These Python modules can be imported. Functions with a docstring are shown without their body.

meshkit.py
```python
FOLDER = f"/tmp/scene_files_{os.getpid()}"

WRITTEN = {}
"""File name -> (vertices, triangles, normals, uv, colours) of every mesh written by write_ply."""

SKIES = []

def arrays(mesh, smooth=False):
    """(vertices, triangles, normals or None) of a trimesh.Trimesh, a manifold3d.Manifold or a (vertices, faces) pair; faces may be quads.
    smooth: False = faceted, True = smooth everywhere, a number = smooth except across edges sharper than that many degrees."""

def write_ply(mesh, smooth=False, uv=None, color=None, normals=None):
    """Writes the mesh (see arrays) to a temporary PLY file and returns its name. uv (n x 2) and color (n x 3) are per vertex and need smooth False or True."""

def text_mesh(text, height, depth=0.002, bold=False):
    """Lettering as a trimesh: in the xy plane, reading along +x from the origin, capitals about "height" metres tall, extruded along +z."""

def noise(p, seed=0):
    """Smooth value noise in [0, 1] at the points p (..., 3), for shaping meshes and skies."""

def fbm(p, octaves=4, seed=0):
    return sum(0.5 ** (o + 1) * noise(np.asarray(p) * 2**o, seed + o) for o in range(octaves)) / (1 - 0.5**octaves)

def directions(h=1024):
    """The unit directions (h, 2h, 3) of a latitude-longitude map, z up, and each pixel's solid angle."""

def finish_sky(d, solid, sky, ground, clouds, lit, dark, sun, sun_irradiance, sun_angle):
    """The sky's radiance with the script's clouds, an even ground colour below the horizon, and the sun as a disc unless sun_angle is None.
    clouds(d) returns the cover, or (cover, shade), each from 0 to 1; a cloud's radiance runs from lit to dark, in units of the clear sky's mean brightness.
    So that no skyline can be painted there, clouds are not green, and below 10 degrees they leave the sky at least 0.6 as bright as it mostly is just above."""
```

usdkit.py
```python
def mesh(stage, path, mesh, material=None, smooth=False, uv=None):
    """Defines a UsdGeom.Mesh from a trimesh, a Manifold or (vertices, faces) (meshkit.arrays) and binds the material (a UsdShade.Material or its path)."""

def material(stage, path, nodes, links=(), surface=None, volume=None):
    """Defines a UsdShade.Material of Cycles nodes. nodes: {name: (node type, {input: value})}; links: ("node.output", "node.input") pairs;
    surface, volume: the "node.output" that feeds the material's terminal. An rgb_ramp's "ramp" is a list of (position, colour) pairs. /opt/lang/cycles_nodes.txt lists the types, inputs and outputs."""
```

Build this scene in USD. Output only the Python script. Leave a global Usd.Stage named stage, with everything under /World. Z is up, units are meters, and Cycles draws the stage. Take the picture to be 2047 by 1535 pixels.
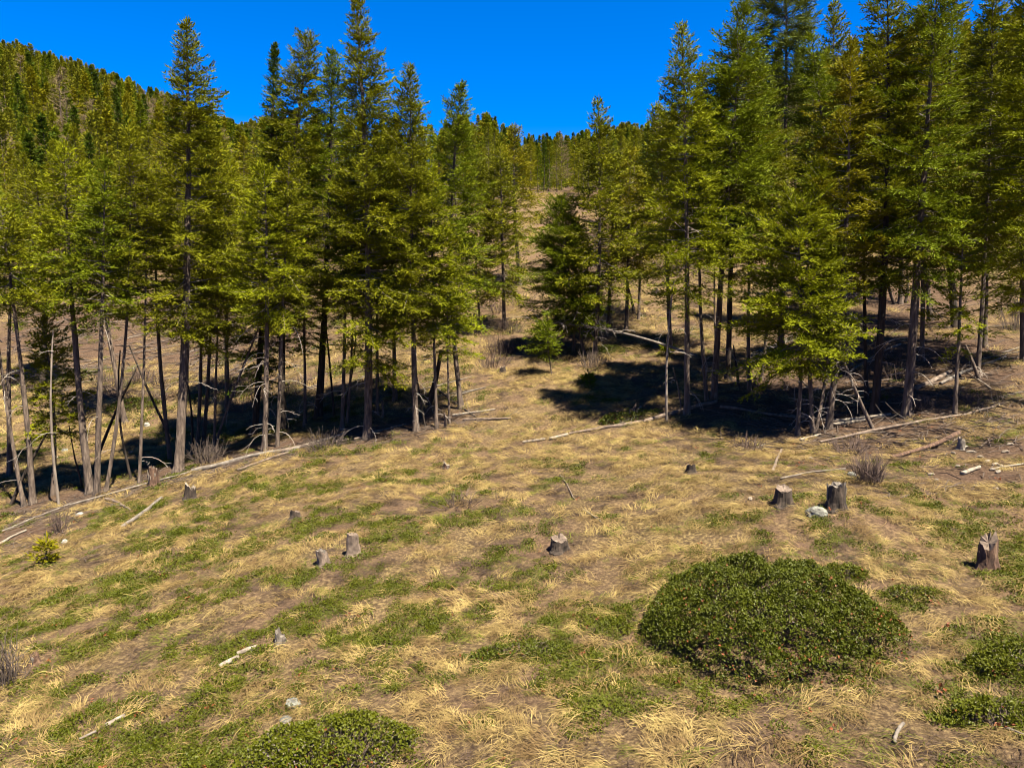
import math, random
import numpy as np
import usdkit, meshkit
from pxr import Usd, UsdGeom, UsdLux, UsdShade, Gf, Sdf, Vt
from scipy.interpolate import RBFInterpolator, RegularGridInterpolator

random.seed(7)
R = np.random.default_rng(7)
stage = Usd.Stage.CreateInMemory()
UsdGeom.SetStageUpAxis(stage, 'Z'); UsdGeom.SetStageMetersPerUnit(stage, 1.0)
UsdGeom.Xform.Define(stage, '/World'); UsdGeom.Scope.Define(stage, '/World/Looks')

# ------------------------------------------------------------------ camera, sky, sun, exposure
W_PX, H_PX, F_PX = 2047.0, 1535.0, 1408.0
CAM = np.array([0.0, 0.0, 5.2]); PITCH = math.radians(6.8)
EXPOSURE = 2.75
SUN_ELEV, SUN_AZ = math.radians(63), math.radians(-48)       # azimuth measured from +x towards +y
cam = UsdGeom.Camera.Define(stage, '/World/camera')
cam.CreateHorizontalApertureAttr(36.0); cam.CreateVerticalApertureAttr(36.0 * H_PX / W_PX)
cam.CreateFocalLengthAttr(36.0 * F_PX / W_PX)
cam.CreateClippingRangeAttr((0.1, 5000.0)); cam.CreateExposureAttr(EXPOSURE)
cam.AddTranslateOp().Set(Gf.Vec3d(*CAM)); cam.AddRotateXOp().Set(90 - math.degrees(PITCH))
SUN = np.array([math.cos(SUN_ELEV) * math.cos(SUN_AZ), math.cos(SUN_ELEV) * math.sin(SUN_AZ), math.sin(SUN_ELEV)])
sky_mat = usdkit.material(stage, '/World/Looks/sky_look', {
    's': ('sky_texture', {'sky_type': 'single_scattering', 'sun_disc': False, 'sun_elevation': SUN_ELEV, 'sun_rotation': math.atan2(SUN[0], SUN[1]),
                          'altitude': 1200.0, 'air_density': 1.0, 'aerosol_density': 0.15, 'ozone_density': 2.0}),
    'h': ('hsv', {'saturation': 1.6, 'value': 1.0}),
    'm': ('mix_color', {'blend_type': 'multiply', 'fac': 1.0, 'b': (0.66, 0.49, 0.70), 'use_clamp': False}),
    'b': ('background_shader', {'strength': 0.05})}, [('s.color', 'h.color'), ('h.color', 'm.a'), ('m.result', 'b.color')], surface='b.background')
dome = UsdLux.DomeLight.Define(stage, '/World/sky')
UsdShade.MaterialBindingAPI.Apply(dome.GetPrim()).Bind(sky_mat)
dome.GetPrim().SetCustomDataByKey('kind', 'structure')
sun = UsdLux.DistantLight.Define(stage, '/World/sun')
sun.CreateNormalizeAttr(True); sun.CreateIntensityAttr(1.25); sun.CreateAngleAttr(0.5); sun.CreateColorAttr(Gf.Vec3f(1.0, 0.92, 0.74))
m = Gf.Matrix4d(); m.SetRotate(Gf.Rotation(Gf.Vec3d(0, 0, 1), Gf.Vec3d(*SUN)))
sun.AddTransformOp().Set(m)

# ------------------------------------------------------------------ helpers
COUNT = {}
def numbered(parent, name):
    k = (parent, name); n = COUNT.get(k, 0); COUNT[k] = n + 1
    return f'{parent}/{name}' if n == 0 else f'{parent}/{name}_{n:03d}'
def tag(p, label=None, cat=None, group=None, kind=None):
    p = p.GetPrim() if hasattr(p, 'GetPrim') else p
    for k, v in (('label', label), ('category', cat), ('group', group), ('kind', kind)):
        if v: p.SetCustomDataByKey(k, v)
    return p
def thing(name, label, cat, loc, rz=0.0, scale=None, group=None, ref=None):
    x = UsdGeom.Xform.Define(stage, numbered('/World', name))
    x.AddTranslateOp().Set(Gf.Vec3d(*map(float, loc)))
    if rz or ref: x.AddRotateZOp().Set(math.degrees(rz))
    if scale is not None: x.AddScaleOp().Set(Gf.Vec3f(*map(float, np.broadcast_to(scale, 3))))
    if ref:
        x.GetPrim().GetReferences().AddInternalReference(ref); x.GetPrim().SetInstanceable(True)
    tag(x, label, cat, group)
    return str(x.GetPath())
def part(parent, name, v, f, mat, smooth=False):
    m_ = usdkit.mesh(stage, numbered(parent, name), (v, f), mat, smooth=smooth)
    if name in ('crown', 'limb_wood', 'foliage', 'dead_leaves', 'seed_heads', 'stems', 'twigs', 'branches'): m_.GetPrim().SetCustomDataByKey('kind', 'stuff')
    return m_
def join(items):
    vs, fs, n = [], [], 0
    for v, f in items:
        vs.append(v); fs.append(np.asarray(f) + n); n += len(v)
    return np.vstack(vs), np.vstack(fs)
def tube(points, radii, sides=6, cap=True, twist=0.0):
    p = np.asarray(points, float); n = len(p); radii = np.broadcast_to(radii, (n,))
    t = np.gradient(p, axis=0); t /= np.linalg.norm(t, axis=1, keepdims=True) + 1e-12
    ref = np.array([0, 0, 1.0]) if abs(t[:, 2]).mean() < 0.8 else np.array([1.0, 0, 0])
    a = np.cross(t, ref); a /= np.linalg.norm(a, axis=1, keepdims=True) + 1e-12
    b = np.cross(t, a); ang = np.arange(sides) * 2 * np.pi / sides + twist
    v = (p[:, None] + radii[:, None, None] * (np.cos(ang)[None, :, None] * a[:, None] + np.sin(ang)[None, :, None] * b[:, None])).reshape(-1, 3)
    i, j = np.meshgrid(np.arange(n - 1), np.arange(sides), indexing='ij'); k = (j + 1) % sides
    q = np.stack([i * sides + j, i * sides + k, (i + 1) * sides + k, (i + 1) * sides + j], -1).reshape(-1, 4)
    f = [q[:, [0, 1, 2]], q[:, [0, 2, 3]]]
    if cap and sides > 2:
        c = np.arange(1, sides - 1)
        f.append(np.stack([np.zeros_like(c), c + 1, c], 1)); f.append(np.stack([np.zeros_like(c), c, c + 1], 1) + (n - 1) * sides)
    return v, np.vstack(f)
def unit(a): return a / (np.linalg.norm(a, axis=-1, keepdims=True) + 1e-12)

# ------------------------------------------------------------------ picture <-> place
CP, SP = math.cos(PITCH), math.sin(PITCH)
def ray(u, v):
    a, b = (np.asarray(u, float) - W_PX / 2) / F_PX, -(np.asarray(v, float) - H_PX / 2) / F_PX
    return np.stack([a, CP + b * SP, -SP + b * CP], -1)
def spot(u, v, Y):                                   # the point of that line of sight at forward distance Y
    d = ray(u, v); return CAM + d * (Y / d[..., 1])[..., None] if np.ndim(Y) else CAM + d * (Y / d[1])

# ------------------------------------------------------------------ terrain
CTRL = [  # u, v, forward distance
    (0, 1535, 8.3), (500, 1535, 7.6), (1023, 1535, 7.0), (1500, 1535, 6.6), (2047, 1535, 6.2),
    (0, 1250, 13), (700, 1250, 11.2), (1300, 1250, 10.3), (2047, 1250, 9.2),
    (60, 1120, 17.5), (705, 1105, 14.5), (1120, 1095, 14), (1565, 1005, 14.2), (1670, 1015, 13.6), (1970, 1140, 11.3), (2047, 1000, 14),
    (0, 1040, 22), (100, 1015, 22.5), (200, 993, 23), (357, 950, 24), (530, 905, 25), (735, 878, 25.5), (870, 858, 26), (1020, 845, 26),
    (1200, 850, 24.5), (1374, 832, 24), (1500, 860, 22.3), (1600, 873, 21.6), (1750, 845, 22), (1812, 835, 22), (2047, 800, 22),
    (0, 950, 27), (120, 930, 28.5), (300, 890, 31), (450, 870, 31), (550, 855, 31),
    (50, 860, 34), (200, 800, 38), (0, 720, 46), (300, 720, 46), (300, 620, 57), (0, 600, 60), (640, 820, 31), (650, 720, 40), (640, 620, 52), (560, 540, 64),
    (900, 800, 29.5), (1010, 790, 29), (920, 700, 37), (1150, 720, 34), (1190, 715, 34.5), (1220, 660, 39.5), (1290, 590, 47), (1050, 580, 50), (1070, 435, 72), (1050, 405, 82),
    (1500, 780, 27), (1600, 690, 33), (1800, 605, 42), (1750, 520, 48), (1910, 650, 34), (1990, 480, 52), (2015, 440, 55), (2030, 330, 70), (2047, 690, 29),
    (1500, 480, 58), (1300, 420, 75),
    (1060, 375, 150), (1250, 372, 140), (850, 375, 150), (700, 345, 165), (480, 320, 210), (300, 270, 240), (150, 200, 270), (0, 155, 290), (-300, 90, 320),
    (50, 470, 95), (0, 330, 150), (250, 400, 120), (450, 460, 95), (800, 450, 80), (1600, 300, 120), (1800, 260, 120), (2047, 235, 115), (2400, 200, 115), (2400, 500, 50), (-300, 600, 62), (-300, 900, 32),
]
pts = np.array([spot(u, v, Y) for u, v, Y in CTRL])
extra = np.array([(-15, -10, -1.2), (15, -10, 1.6), (0, 0, 0.3), (-70, -20, -7), (70, -20, 9), (-70, -90, -9), (70, -90, 9), (0, -90, 0), (-60, 20, -5), (45, 12, 6),
                  (-330, 420, 70), (-100, 400, 45), (60, 360, 25), (250, 320, 25), (-400, 200, 30), (320, 120, 30), (-350, -80, -25), (350, -80, 30)], float)
pts = np.vstack([pts, extra])
rbf = RBFInterpolator(pts[:, :2], pts[:, 2], kernel='thin_plate_spline', smoothing=0.6)
def axis(fine0, fine1, step, out0, out1, grow=1.09):
    a = list(np.arange(fine0, fine1, step)); s = step
    while a[-1] < out1: s *= grow; a.append(a[-1] + s)
    s = step
    while a[0] > out0: s *= grow; a.insert(0, a[0] - s)
    return np.array(a)
GX = axis(-21, 21, 0.25, -900, 900, 1.08); GY = axis(5, 33, 0.25, -500, 1200, 1.06)
gx, gy = np.meshgrid(GX, GY, indexing='ij')
flat = np.stack([gx.ravel(), gy.ravel()], 1)
inside = (np.abs(flat[:, 0]) < 420) & (flat[:, 1] > -110) & (flat[:, 1] < 430)
near_pt = np.stack([np.clip(flat[:, 0], -420, 420), np.clip(flat[:, 1], -110, 430)], 1)
gz = rbf(near_pt)
d2 = np.hypot(flat[:, 0], flat[:, 1])
p3 = np.column_stack([flat, np.zeros(len(flat))])
gz += 0.10 * (meshkit.fbm(p3 / 2.6, 3, 11) - 0.5) * 2 + 0.035 * (meshkit.fbm(p3 / 0.55, 2, 12) - 0.5) * 2 + np.clip((d2 - 60) / 60, 0, 1) * 2.5 * (meshkit.fbm(p3 / 22, 3, 13) - 0.5)
gz = gz.reshape(gx.shape)
HEIGHT = RegularGridInterpolator((GX, GY), gz, bounds_error=False, fill_value=None)
def ground(x, y):
    return HEIGHT(np.stack([np.asarray(x, float), np.asarray(y, float)], -1))
def normal_at(x, y, e=0.25):
    dx, dy = (ground(x + e, y) - ground(x - e, y)) / (2 * e), (ground(x, y + e) - ground(x, y - e)) / (2 * e)
    return unit(np.stack([-dx, -dy, np.ones_like(dx)], -1))
YS = np.concatenate([np.arange(5.5, 60, 0.05), np.arange(60, 320, 0.4)])
def hit(u, v, Y=None):                                # where the line of sight meets the ground (or, with Y, the ground under it)
    if Y is None:
        d = ray(u, v); p = CAM + d * (YS / d[1])[:, None]
        under = np.nonzero(p[:, 2] < ground(p[:, 0], p[:, 1]))[0]
        Y = YS[under[0]] if len(under) else 300.0
    p = spot(u, v, Y); p[2] = float(ground(p[0], p[1])[0]); return p
def mpp(Y): return Y / (F_PX * CP)                    # metres per photo pixel near the horizon at distance Y

# ------------------------------------------------------------------ materials
def ramp_mat(name, ramp, scale=4.0, detail=4.0, rough=0.85, stretch=None, bump=0.0, bump_scale=None, island=0.0, translucent=0.0, space='position', spec=0.2, ramp2=None, scale2=0.3):
    gain = 1.0 if 'needle' in name or 'leaves' in name or 'green' in name else 0.8
    ramp = [(a, tuple(gain * q for q in c)) for a, c in ramp]
    nodes = {'n': ('noise_texture', {'scale': scale, 'detail': detail, 'roughness': 0.6}), 'r': ('rgb_ramp', {'ramp': ramp}),
             'p': ('principled_bsdf', {'roughness': rough, 'specular_ior_level': spec})}
    links = []
    nodes['g'] = ('geometry', {}); nodes['t'] = ('texture_coordinate', {})
    src = 'g.position' if space == 'position' else 't.object'
    if stretch:
        nodes['m'] = ('mapping', {'scale': stretch}); links += [(src, 'm.vector')]; src = 'm.vector'
    links += [(src, 'n.vector')]
    fac = 'n.fac'
    if island:
        nodes['i'] = ('mix_float', {'fac': island}); links += [('n.fac', 'i.a'), ('g.random_per_island', 'i.b')]; fac = 'i.result'
    links += [(fac, 'r.fac')]; col = 'r.color'
    if ramp2:
        nodes['n2'] = ('noise_texture', {'scale': scale2, 'detail': 2.0}); nodes['r2'] = ('rgb_ramp', {'ramp': ramp2}); nodes['x2'] = ('mix_color', {'blend_type': 'multiply', 'fac': 1.0})
        links += [('g.position', 'n2.vector'), ('n2.fac', 'r2.fac'), ('r.color', 'x2.a'), ('r2.color', 'x2.b')]; col = 'x2.result'
    links += [(col, 'p.base_color')]; out = 'p.BSDF'
    if bump:
        nodes['bn'] = ('noise_texture', {'scale': bump_scale or scale * 2, 'detail': 3.0}); nodes['b'] = ('bump', {'strength': 1.0, 'distance': bump})
        links += [(src, 'bn.vector'), ('bn.fac', 'b.height'), ('b.normal', 'p.normal')]
    if translucent:
        nodes['tr'] = ('translucent_bsdf', {}); nodes['mx'] = ('mix_closure', {'fac': translucent})
        links += [(col, 'tr.color'), ('p.BSDF', 'mx.closure1'), ('tr.BSDF', 'mx.closure2')]; out = 'mx.closure'
    return usdkit.material(stage, f'/World/Looks/{name}', nodes, links, surface=out)

def needles(name, lo, hi):
    return ramp_mat(name, [(0.15, lo), (0.55, tuple((a + b) / 2 for a, b in zip(lo, hi))), (0.95, hi)], scale=0.9, island=0.65, translucent=0.17, rough=0.8, spec=0.06)
NEEDLE = {
    'olive': needles('olive_needles', (0.070, 0.074, 0.002), (0.420, 0.395, 0.006)),
    'green': needles('green_needles', (0.058, 0.074, 0.002), (0.325, 0.355, 0.006)),
    'golden': needles('golden_needles', (0.090, 0.082, 0.002), (0.390, 0.325, 0.007)),
    'bright': needles('bright_needles', (0.085, 0.095, 0.002), (0.440, 0.440, 0.006)),
    'dark': needles('dark_needles', (0.025, 0.040, 0.002), (0.140, 0.180, 0.007)),
    'far': needles('far_needles', (0.085, 0.086, 0.005), (0.340, 0.305, 0.014)),
    'pine': needles('pine_needles', (0.050, 0.062, 0.008), (0.160, 0.150, 0.016)),
}
BARK = ramp_mat('fir_bark', [(0.25, (0.016, 0.012, 0.010)), (0.5, (0.068, 0.049, 0.038)), (0.8, (0.16, 0.122, 0.094))], scale=9, stretch=(1.6, 1.6, 0.28), bump=0.03, bump_scale=14, rough=0.95)
BARK_PALE = ramp_mat('pale_bark', [(0.25, (0.05, 0.038, 0.03)), (0.55, (0.14, 0.112, 0.09)), (0.85, (0.25, 0.205, 0.165))], scale=8, stretch=(1.6, 1.6, 0.25), bump=0.02, rough=0.95)
BARK_DARK = ramp_mat('charred_bark', [(0.3, (0.008, 0.006, 0.005)), (0.6, (0.034, 0.024, 0.018)), (0.9, (0.085, 0.060, 0.045))], scale=8, stretch=(1.6, 1.6, 0.3), bump=0.02, rough=0.95)
LIMB = ramp_mat('limb_wood', [(0.3, (0.05, 0.04, 0.031)), (0.7, (0.17, 0.14, 0.11))], scale=5, rough=0.95)
DEADWOOD = ramp_mat('grey_dead_wood', [(0.25, (0.04, 0.032, 0.026)), (0.55, (0.10, 0.084, 0.070)), (0.85, (0.20, 0.172, 0.148))], scale=7, bump=0.008, rough=0.9)
DEADTWIG = ramp_mat('dead_branch_wood', [(0.25, (0.12, 0.10, 0.085)), (0.55, (0.24, 0.205, 0.175)), (0.85, (0.40, 0.35, 0.31))], scale=7, rough=0.9)
BROWNWOOD = ramp_mat('brown_dead_wood', [(0.25, (0.03, 0.022, 0.018)), (0.55, (0.10, 0.073, 0.056)), (0.85, (0.20, 0.155, 0.12))], scale=7, bump=0.01, rough=0.95)
WHITEWOOD = ramp_mat('bleached_wood', [(0.25, (0.055, 0.042, 0.032)), (0.55, (0.155, 0.128, 0.10)), (0.85, (0.30, 0.26, 0.21))], scale=9, bump=0.01, rough=0.9)
ROTWOOD = ramp_mat('rotten_red_wood', [(0.25, (0.016, 0.010, 0.008)), (0.5, (0.055, 0.030, 0.020)), (0.8, (0.15, 0.095, 0.06))], scale=9, stretch=(1.5, 1.5, 0.35), bump=0.02, rough=0.95)

# ------------------------------------------------------------------ ground sheet
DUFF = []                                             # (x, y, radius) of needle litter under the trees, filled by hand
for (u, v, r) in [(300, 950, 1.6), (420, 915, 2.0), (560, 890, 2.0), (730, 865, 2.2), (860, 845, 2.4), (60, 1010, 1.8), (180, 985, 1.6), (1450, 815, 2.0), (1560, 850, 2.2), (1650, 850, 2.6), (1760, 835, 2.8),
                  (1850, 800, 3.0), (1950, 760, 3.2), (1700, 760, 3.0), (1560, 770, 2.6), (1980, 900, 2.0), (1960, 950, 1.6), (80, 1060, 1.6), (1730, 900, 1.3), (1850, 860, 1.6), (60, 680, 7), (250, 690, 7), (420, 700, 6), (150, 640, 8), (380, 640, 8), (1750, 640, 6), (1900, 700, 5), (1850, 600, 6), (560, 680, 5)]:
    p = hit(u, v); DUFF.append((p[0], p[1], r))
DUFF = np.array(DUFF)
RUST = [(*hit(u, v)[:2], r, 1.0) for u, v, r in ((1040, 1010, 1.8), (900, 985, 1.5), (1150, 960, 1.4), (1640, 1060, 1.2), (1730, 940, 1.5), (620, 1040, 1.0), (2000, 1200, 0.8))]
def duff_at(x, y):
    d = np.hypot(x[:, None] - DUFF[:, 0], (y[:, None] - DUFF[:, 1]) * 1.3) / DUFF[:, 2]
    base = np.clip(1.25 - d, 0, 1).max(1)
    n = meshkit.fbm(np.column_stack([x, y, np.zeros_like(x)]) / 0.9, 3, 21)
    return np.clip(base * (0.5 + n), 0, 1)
def green_at(x, y):                                   # where the low green cover grows
    p = np.column_stack([x, y, np.zeros_like(x)])
    n = 0.6 * meshkit.fbm(p / 1.7, 3, 31) + 0.4 * meshkit.fbm(p / 0.6, 2, 32)
    side = np.clip(-(x + 0.5) / 9, -0.25, 0.6) + np.clip((14 - y) / 14, -0.6, 0.45)
    return np.clip((n - 0.515 + 0.13 * side) * 5, 0, 1)
def litter_at(x, y):                                  # mauve-brown matted litter
    p = np.column_stack([x, y, np.zeros_like(x)])
    rust = sum(a * np.exp(-((x - cx) ** 2 + ((y - cy) / 1.3) ** 2) / r ** 2) for (cx, cy, r, a) in RUST)
    return np.clip((meshkit.fbm(p / 1.9, 3, 41) - 0.53 + 0.18 * rust) * 6, 0, 1)
nx, ny = gx.shape
ii, jj = np.meshgrid(np.arange(nx - 1), np.arange(ny - 1), indexing='ij')
q = np.stack([ii * ny + jj, (ii + 1) * ny + jj, (ii + 1) * ny + jj + 1, ii * ny + jj + 1], -1).reshape(-1, 4)
gv = np.column_stack([flat, gz.ravel()])
soil = usdkit.material(stage, '/World/Looks/hillside_soil', {
    'g': ('geometry', {}),
    'n1': ('noise_texture', {'scale': 14.0, 'detail': 6.0, 'roughness': 0.7}), 'r1': ('rgb_ramp', {'ramp': [(0.30, (0.016, 0.010, 0.006)), (0.5, (0.062, 0.043, 0.022)), (0.72, (0.21, 0.155, 0.066))]}),
    'n2': ('noise_texture', {'scale': 0.55, 'detail': 5.0, 'roughness': 0.65}), 'r2': ('rgb_ramp', {'ramp': [(0.36, (0.0, 0.0, 0.0)), (0.64, (1.0, 1.0, 1.0))]}),
    'mauve': ('rgb_ramp', {'ramp': [(0.3, (0.018, 0.011, 0.008)), (0.7, (0.105, 0.066, 0.042))]}),
    'mx': ('mix_color', {'blend_type': 'mix'}),
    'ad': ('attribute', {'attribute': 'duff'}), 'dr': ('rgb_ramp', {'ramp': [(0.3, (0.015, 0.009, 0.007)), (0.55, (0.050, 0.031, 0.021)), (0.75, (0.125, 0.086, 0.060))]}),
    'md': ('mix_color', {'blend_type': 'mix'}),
    'bn': ('noise_texture', {'scale': 22.0, 'detail': 5.0, 'roughness': 0.7}), 'b': ('bump', {'strength': 1.0, 'distance': 0.06}),
    'p': ('principled_bsdf', {'roughness': 1.0, 'specular_ior_level': 0.05})},
    [('g.position', 'n1.vector'), ('g.position', 'n2.vector'), ('g.position', 'bn.vector'), ('n1.fac', 'r1.fac'), ('n1.fac', 'mauve.fac'), ('n1.fac', 'dr.fac'), ('n2.fac', 'r2.fac'),
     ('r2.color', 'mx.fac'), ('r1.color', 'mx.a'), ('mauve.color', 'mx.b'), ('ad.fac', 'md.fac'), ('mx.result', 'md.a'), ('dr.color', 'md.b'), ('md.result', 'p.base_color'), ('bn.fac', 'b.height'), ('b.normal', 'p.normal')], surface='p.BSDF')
gm = usdkit.mesh(stage, '/World/hillside', (gv, q), soil, smooth=True)
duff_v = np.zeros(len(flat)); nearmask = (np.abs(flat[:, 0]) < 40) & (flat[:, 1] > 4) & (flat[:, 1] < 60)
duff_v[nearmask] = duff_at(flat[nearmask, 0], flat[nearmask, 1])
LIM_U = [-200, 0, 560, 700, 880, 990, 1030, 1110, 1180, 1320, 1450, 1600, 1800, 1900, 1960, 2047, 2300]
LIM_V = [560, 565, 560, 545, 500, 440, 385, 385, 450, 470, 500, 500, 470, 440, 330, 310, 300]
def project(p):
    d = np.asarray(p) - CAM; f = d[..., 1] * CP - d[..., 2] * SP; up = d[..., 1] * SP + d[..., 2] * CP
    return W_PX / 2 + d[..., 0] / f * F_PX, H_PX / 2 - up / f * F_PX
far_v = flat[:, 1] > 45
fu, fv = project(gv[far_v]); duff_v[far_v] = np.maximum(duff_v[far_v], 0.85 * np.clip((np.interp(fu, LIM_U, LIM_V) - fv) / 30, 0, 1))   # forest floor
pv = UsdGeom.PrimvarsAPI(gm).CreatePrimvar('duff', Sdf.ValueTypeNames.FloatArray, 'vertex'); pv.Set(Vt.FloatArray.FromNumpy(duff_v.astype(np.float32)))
tag(gm, 'grassy hillside clearing sloping down to the left and rising behind', None, kind='structure')

# ------------------------------------------------------------------ foliage: branches made of needle shoots
def branch_template(L, rng, shoot=0.135, width=0.0195, step=0.037, gap=0.060, spread=1.0, droop=0.18, long_needles=False):
    """Shoots of one branch that grows along +x: rows of (base, direction, half width), and its axis."""
    B, D, Wd = [], [], []
    s = np.linspace(0, 1, 7)
    up, dr = rng.uniform(0.05, 0.16), rng.uniform(0.6, 1.3) * droop
    bend = rng.uniform(-0.12, 0.12)
    ax = np.column_stack([L * s * 0.97, L * bend * s * s, L * (up * s - dr * s ** 2 + 0.75 * dr * s ** 3.5)])
    def pos(t): return np.array([np.interp(t, s, ax[:, k]) for k in range(3)]).T
    n = max(3, int(L * 0.86 / gap))
    start = 0.08 if L < 0.8 else 0.26
    for k in range(n):
        t = start + (1 - start) * (k + rng.random()) / n
        if rng.random() < 0.10: continue
        o = pos(t); side = 1 if k % 2 else -1
        tl = min(0.42 * L * (1.02 - t) * spread + 0.10, 0.62) * rng.uniform(0.6, 1.15)
        a = side * math.radians(rng.uniform(38, 68))
        d = np.array([math.cos(a), math.sin(a), rng.uniform(-0.75, 0.30)]); d /= np.linalg.norm(d)
        m = max(2, int(tl / step))
        tt = (np.arange(m) + rng.random(m) * 0.7) / m * tl
        pp = o + d * tt[:, None] + np.column_stack([np.zeros(m), np.zeros(m), -0.22 * tt ** 2]) + rng.normal(0, 0.012, (m, 3))
        ss = np.where(np.arange(m) % 2, 1, -1) * np.radians(rng.uniform(20, 58, m))
        ss[-1] *= 0.2
        dd = np.column_stack([d[0] * np.cos(ss) - d[1] * np.sin(ss), d[0] * np.sin(ss) + d[1] * np.cos(ss), d[2] * 0.7 + rng.uniform(-0.35, 0.75, m)])
        B.append(pp); D.append(unit(dd) * (shoot * rng.uniform(0.7, 1.3, m))[:, None]); Wd.append(width * rng.uniform(0.75, 1.25, m))
    m = max(3, int(L / step * 0.6)); t = np.linspace(start, 1, m); o = pos(t)      # shoots on the axis itself and the leader
    dd = np.column_stack([np.ones(m), rng.uniform(-0.9, 0.9, m), rng.uniform(-0.2, 0.6, m)])
    B.append(o); D.append(unit(dd) * (shoot * rng.uniform(0.8, 1.3, m))[:, None]); Wd.append(width * rng.uniform(0.8, 1.2, m))
    return np.vstack(B), np.vstack(D), np.concatenate(Wd), ax
def bank(seed, **kw):
    rng = np.random.default_rng(seed)
    return {L: [branch_template(L, rng, **kw) for _ in range(6)] for L in (0.35, 0.7, 1.1, 1.6, 2.2)}
BANKS = {'near': bank(3), 'spruce': bank(4, droop=0.34, spread=0.8), 'mid': bank(5, shoot=0.24, width=0.042, step=0.11, gap=0.14),
         'middle': bank(7, shoot=0.18, width=0.030, step=0.065, gap=0.085), 'far': bank(6, shoot=0.34, width=0.075, step=0.2, gap=0.22), 'pine': bank(8, shoot=0.27, width=0.017, step=0.030, gap=0.10)}
def shoots_mesh(B, D, Wd, rng):
    n = len(B); L = np.linalg.norm(D, axis=1, keepdims=True)
    r = rng.normal(size=(n, 3)) * 0.6 + [0, 0, 0.75]
    side = unit(np.cross(D, r)); up = unit(np.cross(side, D))
    mid = B + D * 0.42
    w = Wd[:, None]
    v = np.stack([B, mid + side * w + up * w * 0.45, B + D, mid - side * w + up * w * 0.45], 1).reshape(-1, 3)
    k = np.arange(n)[:, None] * 4
    return v, np.vstack([k + [0, 1, 2], k + [0, 2, 3]])

def trunk_curve(H, lean, sweep, rng):
    s = np.linspace(0, 1, 16)
    off = lean[None, :] * s[:, None] + sweep[None, :] * (4 * s * (1 - s))[:, None]
    return s, np.column_stack([off + np.cumsum(rng.normal(0, 0.006, (16, 2)), axis=0) * H / 16, H * s])

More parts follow.
